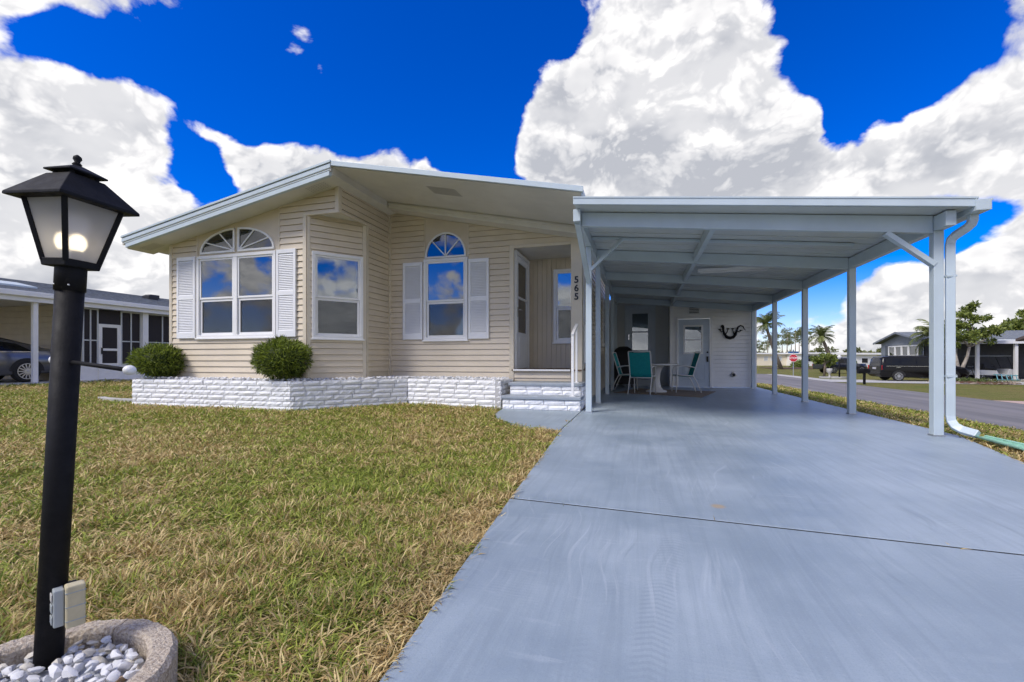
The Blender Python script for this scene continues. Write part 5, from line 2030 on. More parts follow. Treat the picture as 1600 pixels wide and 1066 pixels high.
pick_st = [(-1.2, .5, 1.0, 1.03, .9, .88), (-1.15, .42, 1.05, 1.08, 1, .95), (.45, .40, 1.05, 1.08, 1, .95), (.5, .40, 1.06, 1.60, 1, .82), (.7, .38, 1.06, 1.74, 1, .80), (1.7, .38, 1.06, 1.74, 1, .80), (2.35, .38, 1.06, 1.20, 1, .82), (2.5, .38, 1.04, 1.10, 1, .92), (3.5, .40, .98, 1.03, .96, .9), (3.7, .5, .8, .84, .85, .8)]
car('dark_pickup', (20.0, 58.5, GZ(20)), math.radians(15), 'dark blue pickup parked beyond the mailbox, behind the minivan', 'pickup', pick_st, 1.9, M['car_navy'], (0, 3.0), .38, [(.62, 1.2, .74, 1.2, .1, .88), (1.26, 2.2, 1.26, 1.7, .1, .88)], 8, (-1.05, -1.15, .8, 1.0))

# ------------------------------------------------------------------ western neighbour
nb = thing('neighbour_home', (-20, 12, .1), 'low white home with shingle roof, open carport and dark screened room', 'house')
NX, NY0, NY1 = -17.75, 4.6, 22.0
q = MB()
q.prism([(NX, NY0, 2.86), (-22.0, NY0, 3.72), (-26.2, NY0, 2.86), (-26.2, NY0, 2.78), (-22.0, NY0, 3.64), (NX, NY0, 2.78)], (0, NY1 - NY0, 0))
nroof = q.build('roof', M['shingle'], nb)
for i in range(14):                                  # shingle courses
    t0 = i / 14
    xa = NX - .02 - 4.2 * t0
    MB().prism([(xa, NY0 - .02, 2.868 + .2024 * (NX - xa)), (xa - .32, NY0 - .02, 2.866 + .2024 * (NX - xa + .32)), (xa - .32, NY0 - .02, 2.872 + .2024 * (NX - xa + .32)), (xa, NY0 - .02, 2.890 + .2024 * (NX - xa))], (0, NY1 - NY0 + .04, 0)).build('shingle_course', M['shingle'], nroof)
MB().box(NX - .02, NX + .09, NY0, NY1, 2.70, 2.86).build('gutter', M['white_trim'], nb, bevel=.02)
MB().box(NX - .12, NX - .021, NY0, NY1, 2.56, 2.74).build('fascia_beam', M['white_trim'], nb)
MB().box(-26, NX - .12, NY0, NY1, 2.71, 2.74).build('ceiling', M['far_white'], nb)
MB().box(-26, NX + .35, NY0 - 1, NY1, -.05, .10).build('floor_slab', M['concrete'], nb)
siding(nb, Wall((0, 10.74), (1, 0), (0, -1)), -24.0, -18.12, .1, 2.7, [], None, M['beige_trim'], start=.1, e=.2)
siding(nb, Wall((-24.0, 0), (0, 1), (1, 0)), NY0, 10.7, .1, 2.7, [], None, M['beige_trim'], start=.1, e=.2)
MB().box(-24.1, -18.13, 10.78, 10.82, .1, 2.7).build('wall', M['far_white'], nb)
for yy in (5.6, 9.42):
    MB().box(-18.0, -17.88, yy - .06, yy + .06, .1, 2.57).build('post', M['white_trim'], nb, bevel=.005)
M['room_dark'] = mat('screen_mesh_dark', (.022, .018, .020), .8)
sr = Wall((-18.1, 0), (0, 1), (1, 0))
bays = [(10.75, 11.22, 'scr'), (11.22, 11.92, 'door'), (11.92, 12.62, 'scr'), (12.82, 14.0, 'scr'), (14.0, 15.6, 'scr'), (15.6, 17.2, 'scr'), (17.2, 18.8, 'scr')]
q = MB()
sr.box(q, 10.70, 11.22, .10, .62, -.03, .0)
sr.box(q, 11.92, 22, .10, .62, -.03, .0)
q.build('knee_wall', M['far_white'], nb)
for a, b, kind in bays:
    if kind == 'scr':
        q = MB()
        ring_frame(q, sr, a, b, .62, 2.56, .045, -.02, .02)
        m_ = (a + b) / 2
        sr.box(q, m_ - .02, m_ + .02, .66, 2.52, -.02, .018)
        sr.box(q, a + .04, b - .04, 1.45, 1.49, -.02, .017)
        w_ = q.build('screen_frame', M['grey_wall'], nb)
        q = MB()
        sr.box(q, a + .04, b - .04, .66, 2.52, -.012, -.006)
        q.build('screen', M['room_dark'], w_)
    else:
        q = MB()
        ring_frame(q, sr, a, b, .12, 2.05, .055, -.02, .03)
        sr.box(q, a + .05, b - .05, .17, .62, -.02, .015)
        sr.box(q, a + .05, b - .05, 1.12, 1.20, -.02, .018)
        ring_frame(q, sr, a + .05, b - .05, .62, 2.0, .06, -.015, .022)
        w_ = q.build('screen_door', M['far_white'], nb)
        q = MB()
        sr.box(q, a + .1, b - .1, .66, 1.96, -.012, -.006)
        sr.box(q, a, b, 2.05, 2.56, -.02, -.01)
        q.build('screen', M['room_dark'], w_)
        MB().box(-18.07, -18.04, a + .07, a + .11, 1.0, 1.22).build('handle', M['black_plastic'], w_)
sr_p = MB()
sr.box(sr_p, 12.62, 12.82, .1, 2.58, -.10, .10)
sr_p.build('post', M['white_trim'], nb, bevel=.005)
for vx, vy_, vw in ((-20.3, 8.75, .55), (-21.0, 15.1, .4), (-20.4, 14.6, .4)):
    zz = 2.87 + .2024 * (NX - vx)
    MB().box(vx - .2, vx + .2, vy_ - vw / 2, vy_ + vw / 2, zz - .05, zz + .16).build('roof_vent', M['black_plastic'], nroof, bevel=.03)
q = MB()
for vx0, vx1, a, b in ((-19.9, -18.9, 8.7, 10.0),):
    q.prism([(vx0, a, 2.93 + .2024 * (NX - vx0)), (vx1, a, 2.93 + .2024 * (NX - vx1)), (vx1, b, 2.93 + .2024 * (NX - vx1)), (vx0, b, 2.93 + .2024 * (NX - vx0))], (0, 0, -.06))
q.build('skylight', M['white_alu'], nroof, bevel=.01)
gs = [(NX + .45 + abs(RNG.gauss(0, .18)), RNG.uniform(7.5, 18), .02 + RNG.uniform(0, .05)) for _ in range(520)]
gv = rock_soup('gravel', gs, .055, M['stone_c'], None, 8)
tag(gv, 'pale gravel strip along the western neighbour\'s slab')
# short curved edging west of the planter
ce = MB().tube([(-10.75, 6.72, .0), (-10.45, 6.60, .0), (-10.0, 6.52, .0), (-9.55, 6.50, .0), (-9.3, 6.52, .0)], .05, square=(.12, .08))
tag(ce.build('garden_edging', M['concrete'], None, bevel=.01), 'short curved concrete edging by the planter end', 'edging')

# ------------------------------------------------------------------ eastern neighbour: grey home, carport, golf cart
M['blue_grey'] = mat('blue_grey_siding', (.20, .225, .265), .55, var=.06, vscale=3)
M['blue_grey_dark'] = mat('slate_shutter', (.07, .085, .11), .5)
M['carport_dark'] = mat('grey_house_side', (.10, .105, .12), .6, var=.1)
e0 = GZ(24)
nh = thing('grey_home', (24, 47, e0), 'blue-grey sided home with gable end and attached carport across the street', 'house')
GE = Wall((22, 0), (0, 1), (-1, 0))
ya, yb_ = 44.7, 51.5
ym = (ya + yb_) / 2
siding(nh, GE, ya, yb_, e0, 2.34, [(45.35, 50.2, .62, 2.08)], None, M['blue_grey'], start=e0, e=.20)
gk = .74 / (yb_ - ym)
siding(nh, GE, ya, ym, 2.34, 3.1, [], (2.34 - gk * ya + .01, gk), M['blue_grey'], start=e0, e=.20)
siding(nh, GE, ym, yb_, 2.34, 3.1, [], (2.34 + gk * yb_ + .01, -gk), M['blue_grey'], start=e0, e=.20)
GE2 = Wall((22, 0), (0, -1), (-1, 0))
yq = 45.4
for wdt, nm in ((1.45, 2), (1.05, 1), (1.05, 1), (1.15, 1)):
    q = MB()
    ring_frame(q, GE, yq, yq + wdt, .64, 2.06, .10, -.02, .05)
    GE.box(q, yq + .10, yq + wdt - .10, 1.15, 1.21, -.02, .04)
    w_ = q.build('window', M['white_trim'], nh)
    q = MB()
    GE.box(q, yq + .1, yq + wdt - .1, .74, 1.96, -.012, -.004)
    q.build('pane', M['glass'], w_)
    q = MB()
    GE.box(q, yq + .1, yq + wdt - .1, .74, 1.96, -.10, -.08)
    q.build('curtain', M['blind'], w_)
    yq += wdt + .02
for a in (44.85, 50.25):
    q = MB()
    GE.box(q, a, a + .42, .60, 2.08, .02, .05)
    q.build('shutter', M['blue_grey_dark'], nh)
q = MB()
q.prism([(21.6, ya - .55, 2.30), (21.6, ym, 3.14), (21.6, yb_ + .55, 2.30), (21.6, yb_ + .55, 2.42), (21.6, ym, 3.26), (21.6, ya - .55, 2.42)], (19, 0, 0))
nhr = q.build('roof', M['shingle'], nh)
MB().prism([(21.55, ya - .6, 2.26), (21.55, ym, 3.12), (21.55, yb_ + .6, 2.26), (21.55, yb_ + .6, 2.42), (21.55, ym, 3.285), (21.55, ya - .6, 2.42)], (.05, 0, 0)).build('barge_board', M['blue_grey'], nhr)
MB().box(22.02, 40, ya, ya + .05, e0, 2.34).build('wall', M['carport_dark'], nh)
MB().box(22.05, 22.08, ya, yb_, e0, 2.3).build('inner_wall', M['dark'], nh)
MB().box(22.9, 24.2, ya - .04, ya - .002, e0, 1.75).build('side_panel', M['far_white'], nh)
MB().prism([(22.6, 41.75, 2.10), (22.6, 44.6, 2.36), (22.6, 44.6, 2.42), (22.6, 41.75, 2.16)], (13, 0, 0)).build('carport_roof', M['roof_under'], nh)
MB().box(22.55, 35.7, 41.66, 41.75, 1.98, 2.22).build('carport_fascia', M['white_trim'], nh)
for px_ in (23.9, 26.15, 28.8, 31.5):
    MB().box(px_ - .09, px_ + .09, 41.8, 41.98, e0, 2.08).build('post', M['white_trim'], nh)
MB().box(22.6, 34, 41.6, 44.6, e0 - .05, e0 + .02).build('slab', M['concrete'], nh)

# golf cart
ct = thing('golf_cart', (24.5, 43.2, e0 + .02), 'white golf cart with dark canopy parked in the grey home\'s carport', 'golf cart', rz=math.radians(2))
M['cart_white'] = mat('cart_white', (.62, .63, .64), .3, coat=.3)
MB().prism([(-.25, -.6, .30), (1.05, -.6, .30), (1.35, -.6, .24), (2.0, -.6, .24), (2.15, -.6, .45), (2.0, -.6, .74), (1.75, -.6, .80), (1.62, -.6, .42), (1.15, -.6, .36), (1.0, -.6, .66), (-.2, -.6, .70), (-.35, -.6, .45)], (0, 1.2, 0)).build('body', M['cart_white'], ct, local=True, bevel=.04)
MB().box(.30, .92, -.55, .55, .70, .82).build('seat', M['black_plastic'], ct, local=True, bevel=.04)
MB().prism([(.20, -.55, .80), (.32, -.55, .80), (.22, -.55, 1.18), (.12, -.55, 1.18)], (0, 1.1, 0)).build('backrest', M['black_plastic'], ct, local=True, bevel=.03)
MB().box(-.35, 1.85, -.62, .62, 1.72, 1.78).build('canopy', M['box_grey'], ct, local=True, bevel=.03)
for s in (-1, 1):
    MB().tube([(2.0, s * .55, .74), (1.62, s * .57, 1.73)], .018, 6).build('canopy_strut', M['black_plastic'], ct, local=True)
    MB().tube([(-.2, s * .55, .68), (-.1, s * .57, 1.73)], .018, 6).build('canopy_strut', M['black_plastic'], ct, local=True)
    for x in (.1, 1.68):
        wheel(ct, x, s * .40, .22, .19, s, 6)
MB().tube([(1.55, .25, .72), (1.28, .25, 1.0)], .016, 6).build('steering_column', M['black_plastic'], ct, local=True)
q = MB()
for k in range(14):
    a0, a1 = 2 * PI * k / 14, 2 * PI * (k + 1) / 14
    q.tube([(1.26 - .05 * math.sin(a), .25 + .17 * math.cos(a), 1.0 + .14 * math.sin(a)) for a in (a0, a1)], .012, 5)
q.build('steering_wheel', M['black_plastic'], ct, local=True)

# bicycle leaning by the cart
bk = thing('bicycle', (23.15, 42.6, e0 + .02), 'dark bicycle standing beside the golf cart', 'bicycle', rz=math.radians(8))
for x in (0, 1.02):
    q = MB()
    n_ = 22
    q.tube([(x + .33 * math.cos(2 * PI * k / n_), 0, .34 + .33 * math.sin(2 * PI * k / n_)) for k in range(n_ + 1)], .02, 6, caps=False)
    for k in range(10):
        t = 2 * PI * k / 10
        q.tube([(x, 0, .34), (x + .32 * math.cos(t), 0, .34 + .32 * math.sin(t))], .004, 4)
    q.build('wheel', M['trim_black'], bk, local=True)
MB().tube([(0, 0, .34), (.40, 0, .32), (.32, 0, .82), (0, 0, .34)], .018, 6).tube([(.40, 0, .32), (.86, 0, .78), (.32, 0, .76)], .02, 6).tube([(.86, 0, .90), (.90, 0, .70), (1.02, 0, .34)], .018, 6).build('frame', M['trim_black'], bk, local=True)
MB().tube([(.80, -.26, .98), (.86, 0, .93), (.80, .26, .98)], .014, 6).build('handlebar', M['steel'], bk, local=True)
MB().box(.18, .42, -.07, .07, .84, .90).build('saddle', M['black_plastic'], bk, local=True, bevel=.03)

# blue folded ladder lying in front of the cart
ld = thing('blue_ladder', (25.0, 41.4, e0), 'pale blue ladder propped on its edge before the golf cart', 'ladder')
M['ladder'] = mat('blue_fibreglass', (.10, .30, .36), .5)
MB().bar((24.6, 41.45, e0 + .42), (26.0, 41.45, e0 + .34), .05, .06).build('side_rail', M['ladder'], ld)
MB().bar((24.55, 41.2, e0 + .04), (26.0, 41.2, e0 + .04), .05, .06).build('side_rail', M['ladder'], ld)
for k in range(5):
    x = 24.7 + k * .28
    MB().bar((x, 41.22, e0 + .06), (x + .06, 41.44, e0 + .40), .05, .03).build('rung', M['ladder'], ld)

# brown-roofed house at the edge of the view, with a low block wall
M['brown_roof'] = mat('brown_shingle', (.13, .10, .09), .9, var=.2)
bh = thing('brown_home', (28, 33, e0), 'dark house corner with brown roof beyond the pink drive', 'house')
MB().box(24.8, 36, 31.0, 38.2, e0, 2.05).build('wall', M['carport_dark'], bh)
MB().prism([(24.2, 30.4, 2.05), (24.2, 34.6, 3.1), (24.2, 38.8, 2.05), (24.2, 38.8, 2.22), (24.2, 34.6, 3.28), (24.2, 30.4, 2.22)], (12, 0, 0)).build('roof', M['brown_roof'], bh)
siding(bh, Wall((24.8, 0), (0, 1), (-1, 0)), 31, 38.2, e0, 2.05, [], None, M['carport_dark'], start=e0, e=.2)
bw = thing('block_wall', (24.0, 38.0, e0), 'low pale block wall beside the brown-roofed house', 'wall')
M['block'] = mat('pale_block', (.48, .43, .33), .8, var=.12, vscale=6)
for r_ in range(2):
    for k in range(6):
        MB().box(24.25 + k * .62 + .3 * r_, 24.25 + (k + 1) * .62 - .012 + .3 * r_, 37.5, 37.8, e0 + r_ * .36, e0 + (r_ + 1) * .36 - .012).build('block', M['block'], bw, bevel=.01)

# ------------------------------------------------------------------ street furniture
M['sign_red'] = mat('stop_sign_red', (.50, .015, .03), .4)
M['sign_white'] = mat('sign_white', (.78, .78, .78), .4)
M['sign_blue'] = mat('street_sign_blue', (.015, .09, .25), .4)
sx_, sy_ = 13.35, 47.2
s0 = GZ(sx_)
ss = thing('stop_sign', (sx_, sy_, s0), 'red octagonal STOP sign on a thin post with a blue street sign above', 'sign', rz=math.radians(-8))
MB().box(-.025, .025, -.02, .02, 0, 2.15).build('post', M['steel'], ss, local=True)
oc = [(.37 * math.cos(PI / 8 + PI / 4 * k), -.03, 1.62 + .37 * math.sin(PI / 8 + PI / 4 * k)) for k in range(8)]
MB().prism(oc, (0, .008, 0)).build('white_border', M['sign_white'], ss, local=True)
MB().prism([(x * .93, -.036, 1.62 + (z - 1.62) * .93) for x, _, z in oc], (0, .005, 0)).build('red_face', M['sign_red'], ss, local=True)
tx = text_mesh('lettering', 'STOP', .26, M['sign_white'], ss, .002, .004)
tx.location = (0, -.039, 1.53)
tx.rotation_euler = (PI / 2, 0, 0)
MB().box(-.42, .42, -.01, .01, 2.06, 2.22).build('street_sign', M['sign_blue'], ss, local=True)
MB().box(-.01, .01, -.32, .32, 2.225, 2.38).build('cross_sign', M['sign_blue'], ss, local=True)

mbx = thing('mailbox', (12.65, 31.6, GZ(12.65)), 'black mailbox on a black post at the kerb across the street', 'mailbox', rz=math.radians(8))
MB().box(-.05, .05, -.05, .05, 0, .66).build('post', M['black_paint'], mbx, local=True)
q = MB()
arch = [(-.36, -.12, .68), (-.36, .12, .68), (-.36, .12, .82)] + [(-.36, .12 * math.cos(t), .82 + .11 * math.sin(t)) for t in [PI * k / 8 for k in range(1, 8)]] + [(-.36, -.12, .82)]
q.prism(arch, (.62, 0, 0))
q.build('box', M['black_paint'], mbx, local=True, bevel=.008)
MB().box(-.1, .1, -.14, -.125, .80, .90).build('flag', M['black_paint'], mbx, local=True)
MB().box(-.36, .2, -.08, .08, .655, .679).build('bracket', M['black_paint'], mbx, local=True)

gl = thing('far_lamp', (15.3, 42.5, GZ(15.3)), 'black garden lamp with white head on the corner lawn', 'lamp post')
g0 = GZ(15.3)
MB().lathe([(.06, 0), (.06, 1.5)], (15.3, 42.5, g0), 10).build('post', M['black_paint'], gl)
MB().lathe([(.08, 1.5), (.16, 1.75), (.05, 1.85)], (15.3, 42.5, g0), 6).build('head', M['lamp_white'], gl)
for k in range(9):
    a0_, a1_ = 2 * PI * k / 9, 2 * PI * (k + .94) / 9
    pts = [(15.1 + .95 * math.cos(a), 43.0 + .95 * math.sin(a)) for a in (a0_, (a0_ + a1_) / 2, a1_)]
    o = MB().tube([(x, y_, g0 + .03) for x, y_ in pts], .05, square=(.14, .12)).build('ring_stone', M['concrete'], gl)
urn = thing('stone_urn', (14.75, 42.9, g0), 'pale stone garden urn inside the ring by the black lamp', 'urn')
MB().lathe([(.16, 0), (.16, .06), (.06, .14), (.07, .3), (.2, .5), (.22, .72), (.17, .76)], (14.75, 42.9, g0), 12).build('bowl', M['concrete'], urn)


# ------------------------------------------------------------------ trees
def blob_leaves(cs, rad, n, L, Wd, rng, squash=.7, shell=.35):
    out = []
    for c, r_, k in zip(cs, rad, n):
        d = rng.normal(size=(k, 3))
        d /= np.linalg.norm(d, axis=1)[:, None]
        p = np.array(c) + d * (r_ * rng.random(k) ** shell)[:, None] * np.array([1, 1, squash])
        out.append(leaves(p, L, Wd, rng, .1))
    return np.concatenate(out)


def broad_tree(loc, trunks, clumps, label, seed, n=110, L=.20, Wd=.10, bark='bark_pale', group=None):
    o = thing('broadleaf_tree', loc, label, 'tree', group)
    rng = np.random.default_rng(seed)
    q = MB()
    for t in trunks:
        q.tube([tuple(Vector(loc) + Vector(p)) for p, r_ in t], [r_ for p, r_ in t], 9)
    tips = [Vector(loc) + Vector(t[-1][0]) for t in trunks]
    for c, r_ in clumps:
        cc = Vector(loc) + Vector(c)
        tp = min(tips, key=lambda v: (v - cc).length)
        mid = tp.lerp(cc, .5) + Vector((rng.uniform(-.15, .15), rng.uniform(-.15, .15), -.1))
        q.tube([tuple(tp), tuple(mid), tuple(cc)], [.06, .04, .015], 6)
    q.build('trunk', M[bark], o)
    cs, rd = [], []
    for c, r_ in clumps:
        for k in range(5):
            cs.append(np.array(loc) + np.array(c) + rng.normal(0, r_ * .55, 3) * np.array([1, 1, .6]))
            rd.append(r_ * rng.uniform(.35, .65))
    lv = blob_leaves(cs, rd, [n] * len(cs), L, Wd, rng)
    soup('crown', lv, M['tree_leaf'], o, rng.random(len(lv)))
    return o


e1 = GZ(22)
rt = random.Random(3)
cl1 = [((-1.2, .2, 2.9), .6), ((-.6, -.3, 3.4), .65), ((.1, .3, 3.9), .7), ((.7, -.2, 3.3), .7), ((1.3, .3, 3.6), .65), ((.4, .1, 4.7), .5), ((.9, .3, 5.2), .42), ((1.9, .1, 3.3), .6), ((-.2, .3, 2.7), .55), ((.8, .0, 4.3), .55), ((-1.0, -.1, 3.9), .45), ((2.3, .3, 3.7), .5)]
broad_tree((22.3, 41.0, e1), [[((0, 0, -.1), .22), ((-.03, 0, .5), .18), ((-.12, 0, 1.2), .13), ((-.25, .05, 2.3), .09)], [((.02, 0, .3), .15), ((.25, 0, 1.0), .12), ((.5, 0, 1.7), .10), ((.62, 0, 2.4), .08)]], cl1, 'two-stemmed open-crowned tree in front of the grey home\'s carport', 5)
cl2 = [((0, 0, 3.6), .8), ((.9, .3, 4.0), .8), ((-.8, .2, 3.5), .7), ((1.8, 0, 3.7), .8), ((.6, -.3, 4.7), .7), ((1.5, .3, 4.6), .7), ((2.7, .2, 3.9), .8), ((2.4, 0, 3.0), .7), ((.3, 0, 2.9), .6)]
broad_tree((34.6, 54.2, e1), [[((0, 0, -.1), .2), ((.2, 0, 1.4), .16), ((.5, 0, 2.7), .10)]], [((a * 1.35, b * 1.3, c * 1.25), r_ * 1.35) for (a, b, c), r_ in cl2], 'leafy tree rising behind the grey home\'s roof', 8, L=.3, Wd=.17)
broad_tree((15.9, 47.5, GZ(16)), [[((0, 0, -.1), .10), ((.05, 0, .7), .08), ((.1, 0, 1.2), .05)]], [((-.6, 0, 1.5), .38), ((.1, 0, 1.75), .45), ((.7, 0, 1.6), .4), ((-.2, .1, 1.25), .3), ((.5, .1, 1.2), .3)], 'small dark low tree on the corner lawn beside the far lamp', 12, n=80, L=.2, Wd=.1, bark='bark')
broad_tree((19.2, 57.0, GZ(16)), [[((0, 0, -.1), .10), ((.05, 0, .7), .08), ((.1, 0, 1.2), .05)]], [((-.5, 0, 1.5), .4), ((.1, 0, 1.9), .45), ((.6, 0, 1.5), .4)], 'small dark tree in front of the far white roofs by the pickup', 13, n=80, L=.2, Wd=.1, bark='bark')


def palm(loc, path, fr_len, n, seed, label, r0=.16):
    o = thing('palm_tree', loc, label, 'palm', 'palms across the street')
    rng = random.Random(seed)
    P = [Vector(loc) + Vector(p) for p in path]
    MB().tube([tuple(p) for p in P], [r0 * (1.25 - .5 * i / (len(P) - 1)) for i in range(len(P))], 9).build('trunk', M['bark'], o)
    top = P[-1]
    quads, rn = [], []
    for k in range(n):
        az = 2 * PI * k / n * 2.4 + rng.uniform(-.3, .3)
        el = math.radians(rng.uniform(-25, 78))
        L = fr_len * rng.uniform(.8, 1.1)
        h_ = Vector((math.cos(az), math.sin(az), 0))
        pts = []
        droop = rng.uniform(.5, .95)
        for i in range(8):
            t = i / 7
            a = el - droop * 1.6 * t * t
            pts.append((pts[-1] if pts else top) + ((h_ * math.cos(a) + Z3 * math.sin(a)) * (L / 7) if i else Vector((0, 0, 0))))
        sd = Vector((-h_.y, h_.x, 0))
        tone = rng.random()
        for i in range(7):
            a, b = pts[i], pts[i + 1]
            d = (b - a).normalized()
            for j in range(3):
                base = a.lerp(b, (j + .5) / 3)
                wl_ = L * .26 * (math.sin(PI * min(1, (i + .7) / 7.2)) ** .6)
                for s in (-1, 1):
                    tip = base + sd * s * wl_ * .85 + d * wl_ * .5 - Z3 * wl_ * rng.uniform(.25, .6)
                    wv = d * (L * .022)
                    quads.append([base - wv, base + wv, tip + wv * .3, tip - wv * .3])
                    rn.append(tone * .6 + rng.random() * .4)
            w2 = sd * .02
            quads.append([a - w2, a + w2, b + w2, b - w2])
            rn.append(.8)
    soup('crown', np.array([[tuple(v) for v in q_] for q_ in quads]), M['palm_leaf'], o, rn)
    return o


palm((24.3, 69.3, e1), [(0, 0, -.1), (-.35, 0, 1.6), (-.9, 0, 3.2), (-1.45, 0, 4.7)], 2.0, 30, 4, 'leaning palm on the far corner lawn, before the dark-windowed white home', .22)
palm((21.4, 81.5, e1), [(0, 0, -.1), (-.8, 0, 2.2), (-1.7, 0, 5.0), (-2.3, 0, 7.2)], 2.9, 30, 6, 'tall leaning palm by the cream home beyond the stop sign', .26)
palm((21.95, 43.2, e1), [(0, 0, -.1), (.0, 0, 2.0), (.05, 0, 3.4)], 1.9, 32, 9, 'short palm growing against the gable of the grey home', .2)


def pine(loc, h_, seed):
    o = thing('pine_tree', loc, 'tall thin slash pine with a tufted top on the far skyline', 'pine', 'slash pines on the skyline')
    rng = np.random.default_rng(seed)
    l_ = rng.uniform(-.4, .4)
    MB().tube([(loc[0], loc[1], loc[2] - .2), (loc[0] + l_ * .5, loc[1], loc[2] + h_ * .5), (loc[0] + l_, loc[1], loc[2] + h_ * .96)], [.20, .15, .06], 7).build('trunk', M['bark_pale'], o)
    cs, rd = [], []
    for k in range(13):
        t = rng.uniform(.58, 1.0)
        sp_ = h_ * .16 * (1.25 - t) * 2.0
        a = rng.uniform(0, 2 * PI)
        cs.append((loc[0] + l_ * t + sp_ * math.cos(a), loc[1] + sp_ * math.sin(a), loc[2] + h_ * t))
        rd.append(h_ * rng.uniform(.045, .085))
    lv = blob_leaves(cs, rd, [70] * len(cs), h_ * .045, h_ * .012, rng, .6)
    soup('crown', lv, M['pine_leaf'], o, rng.random(len(lv)))
    return o


for k, (pxx, d_, h_) in enumerate(((1186, 150, 8.0), (1193, 165, 8.5), (1199, 140, 9.0), (1207, 170, 10.0), (1214, 150, 10.5), (1222, 160, 12.0), (1229, 145, 11.5), (1236, 170, 11.0), (1243, 150, 12.2), (1249, 160, 11.5), (1256, 150, 12.0), (1263, 170, 10.5), (1178, 150, 9.5))):
    u_ = (pxx - 800) / 711
    pine((d_ * (-.2746 + u_ * .9616), d_ * (.9616 + u_ * .2746), -.7), h_, 40 + k)


def far_wood(name, x0, x1, d_, h0, h1, seed, label):
    rng = np.random.default_rng(seed)
    cs, rd = [], []
    for k in range(70):
        u_ = (rng.uniform(x0, x1) - 800) / 711
        dd_ = d_ * rng.uniform(.97, 1.12)
        z = rng.uniform(0, 1) ** .7 * rng.uniform(h0, h1)
        cs.append((dd_ * (-.2746 + u_ * .9616), dd_ * (.9616 + u_ * .2746), z - .5))
        rd.append(rng.uniform(1.2, 2.4))
    lv = blob_leaves(cs, rd, [120] * len(cs), 1.0, .6, rng, .75)
    o = soup(name, lv, M['pine_leaf'], None, rng.random(len(lv)), kind='stuff')
    tag(o, label)


far_wood('treeline', 1265, 1500, 175, 4.0, 6.5, 31, 'far green treeline behind the white homes')
far_wood('treeline', 1150, 1270, 190, 2.5, 4.5, 32, 'far low scrub under the slash pines')


def hedge(loc, rx, ry, rz_, seed, label, n=900):
    o = thing('garden_bush', loc, label, 'bush')
    rng = np.random.default_rng(seed)
    d = rng.normal(size=(n, 3))
    d /= np.linalg.norm(d, axis=1)[:, None]
    d[:, 2] = np.abs(d[:, 2])
    p = np.array(loc) + d * (rng.random(n) ** .3)[:, None] * np.array([rx, ry, rz_])
    lv = leaves(p, rz_ * .28, rz_ * .12, rng, .3)
    soup('foliage', lv, M['tree_leaf'], o, rng.random(n))
    MB().tube([(loc[0], loc[1], loc[2] - .1), (loc[0], loc[1], loc[2] + rz_ * .6)], [.05, .02], 6).build('stem', M['bark'], o)


# round planted bed of the tree across the street
bd_ = thing('tree_bed', (21.0, 37.0, e1), 'stone-edged planting bed around the two-stemmed tree', 'flower bed')
MB().lathe([(2.0, -.04), (1.9, .04), (.5, .12), (.02, .13)], (20.6, 36.6, e1), 28).build('soil', M['hedge_soil'], bd_)
rs = random.Random(9)
M['stone_e'] = mat('brown_field_stone', (.28, .22, .17), .8, var=.3, vscale=8)
BROWN_ROCKS = [rock_mesh(160 + i, M['stone_e']) for i in range(4)]
for k in range(34):
    a = 2 * PI * k / 34
    put('edging_stone', rs.choice(BROWN_ROCKS), bd_, (20.6 + 2.0 * math.cos(a), 36.6 + 2.0 * math.sin(a), e1 + .02), (0, 0, rs.uniform(0, 6)), (rs.uniform(.15, .22), rs.uniform(.12, .17), rs.uniform(.09, .15)))
rng_ = np.random.default_rng(77)
pp = np.stack([20.5 + rng_.normal(0, .65, 1600), 36.7 + rng_.normal(0, .65, 1600), e1 + rng_.uniform(.05, .20, 1600)], 1)
gc_ = soup('ground_cover', leaves(pp, .15, .04, rng_, .5), M['ground_leaf'], bd_, rng_.random(1600), kind='stuff')

# ------------------------------------------------------------------ far white homes
M['cream'] = mat('cream_siding', (.80, .72, .56), .6, var=.04)
M['far_roof'] = mat('white_metal_roof', (.82, .82, .82), .4, var=.04)


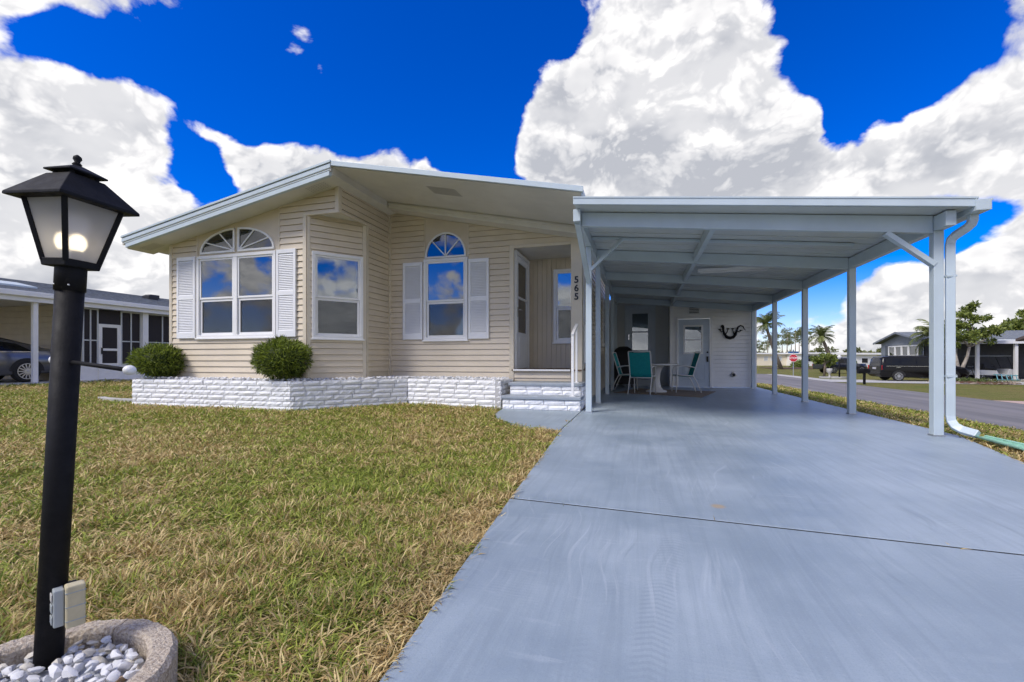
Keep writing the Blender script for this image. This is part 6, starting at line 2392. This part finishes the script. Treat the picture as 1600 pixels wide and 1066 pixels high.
def far_home(u0, u1, d_, z0, z1, m, label, wins, roof_over=.5, depth=7.0):
    """long low home set square to the view; wins: (from, to, bottom, top) along its length"""
    ua, ub = (u0 - 800) / 711, (u1 - 800) / 711
    a = Vector((d_ * (-.2746 + ua * .9616), d_ * (.9616 + ua * .2746), 0))
    b = Vector((d_ * (-.2746 + ub * .9616), d_ * (.9616 + ub * .2746), 0))
    Lh = (b - a).length
    di = (b - a).normalized()
    wl_ = Wall((a.x, a.y), (di.x, di.y), (di.y, -di.x))
    o = thing('far_home', ((a + b) / 2 + Z3 * z0), label, 'house')
    q = MB()
    wl_.box(q, 0, Lh, z0, z1, -depth, 0)
    q.build('wall', m, o)
    q = MB()
    wl_.poly(q, [(-roof_over, z1 - .25), (Lh + roof_over, z1 - .25), (Lh + roof_over, z1 + .12), (-roof_over, z1 + .12)], -depth - .4, .6)
    q.build('roof', M['far_roof'], o)
    for w0, w1, h0, h1, gm in wins:
        q = MB()
        ring_frame(q, wl_, w0, w1, h0, h1, .09, -.02, .06)
        f_ = q.build('window', M['white_trim'], o)
        q = MB()
        wl_.box(q, w0 + .09, w1 - .09, h0 + .09, h1 - .09, .004, .02)
        q.build('pane', M[gm], f_)
    return o


far_home(1150, 1249, 118, -.7, 2.5, M['cream'], 'long cream home behind the stop sign', [(7.2, 8.3, .6, 1.7, 'grey_wall'), (9.0, 10.1, .6, 1.7, 'grey_wall'), (10.8, 11.9, .6, 1.7, 'grey_wall'), (14.8, 16.0, .5, 1.6, 'dark')])
far_home(1252, 1332, 112, -.7, 2.5, M['far_white'], 'long white home with a dark-windowed porch behind the leaning palm', [(1.6, 2.8, .3, 2.0, 'dark'), (2.9, 4.1, .3, 2.0, 'dark'), (4.2, 5.2, .3, 2.0, 'dark'), (5.3, 6.4, .3, 2.0, 'dark'), (6.5, 7.6, .3, 2.0, 'dark'), (7.7, 8.8, .3, 2.0, 'dark'), (8.9, 10, .3, 2.0, 'dark')])
far_home(1338, 1400, 92, -.7, 2.1, M['far_white'], 'white-roofed home beyond the dark pickup', [(1.0, 2.4, .1, 1.2, 'dark'), (3, 4.4, .1, 1.2, 'dark')])
hedge((29.5, 100.5, -.7), 1.6, 1.2, 1.5, 3, 'brown-green bush at the foot of the cream home beside the carport post')
hedge((34.3, 103.5, -.7), 1.0, 1.0, 1.9, 5, 'pale green bush before the cream home near the stop sign')
hedge((37.8, 100.0, -.7), 1.1, 1.1, 1.7, 6, 'yellow-green bush at the end of the cream home')
mulch = strip('mulch_bed', np.linspace(21, 33, 6), np.linspace(84, 97, 4), .03, M['hedge_soil'], 'brown mulch bed before the cream home')
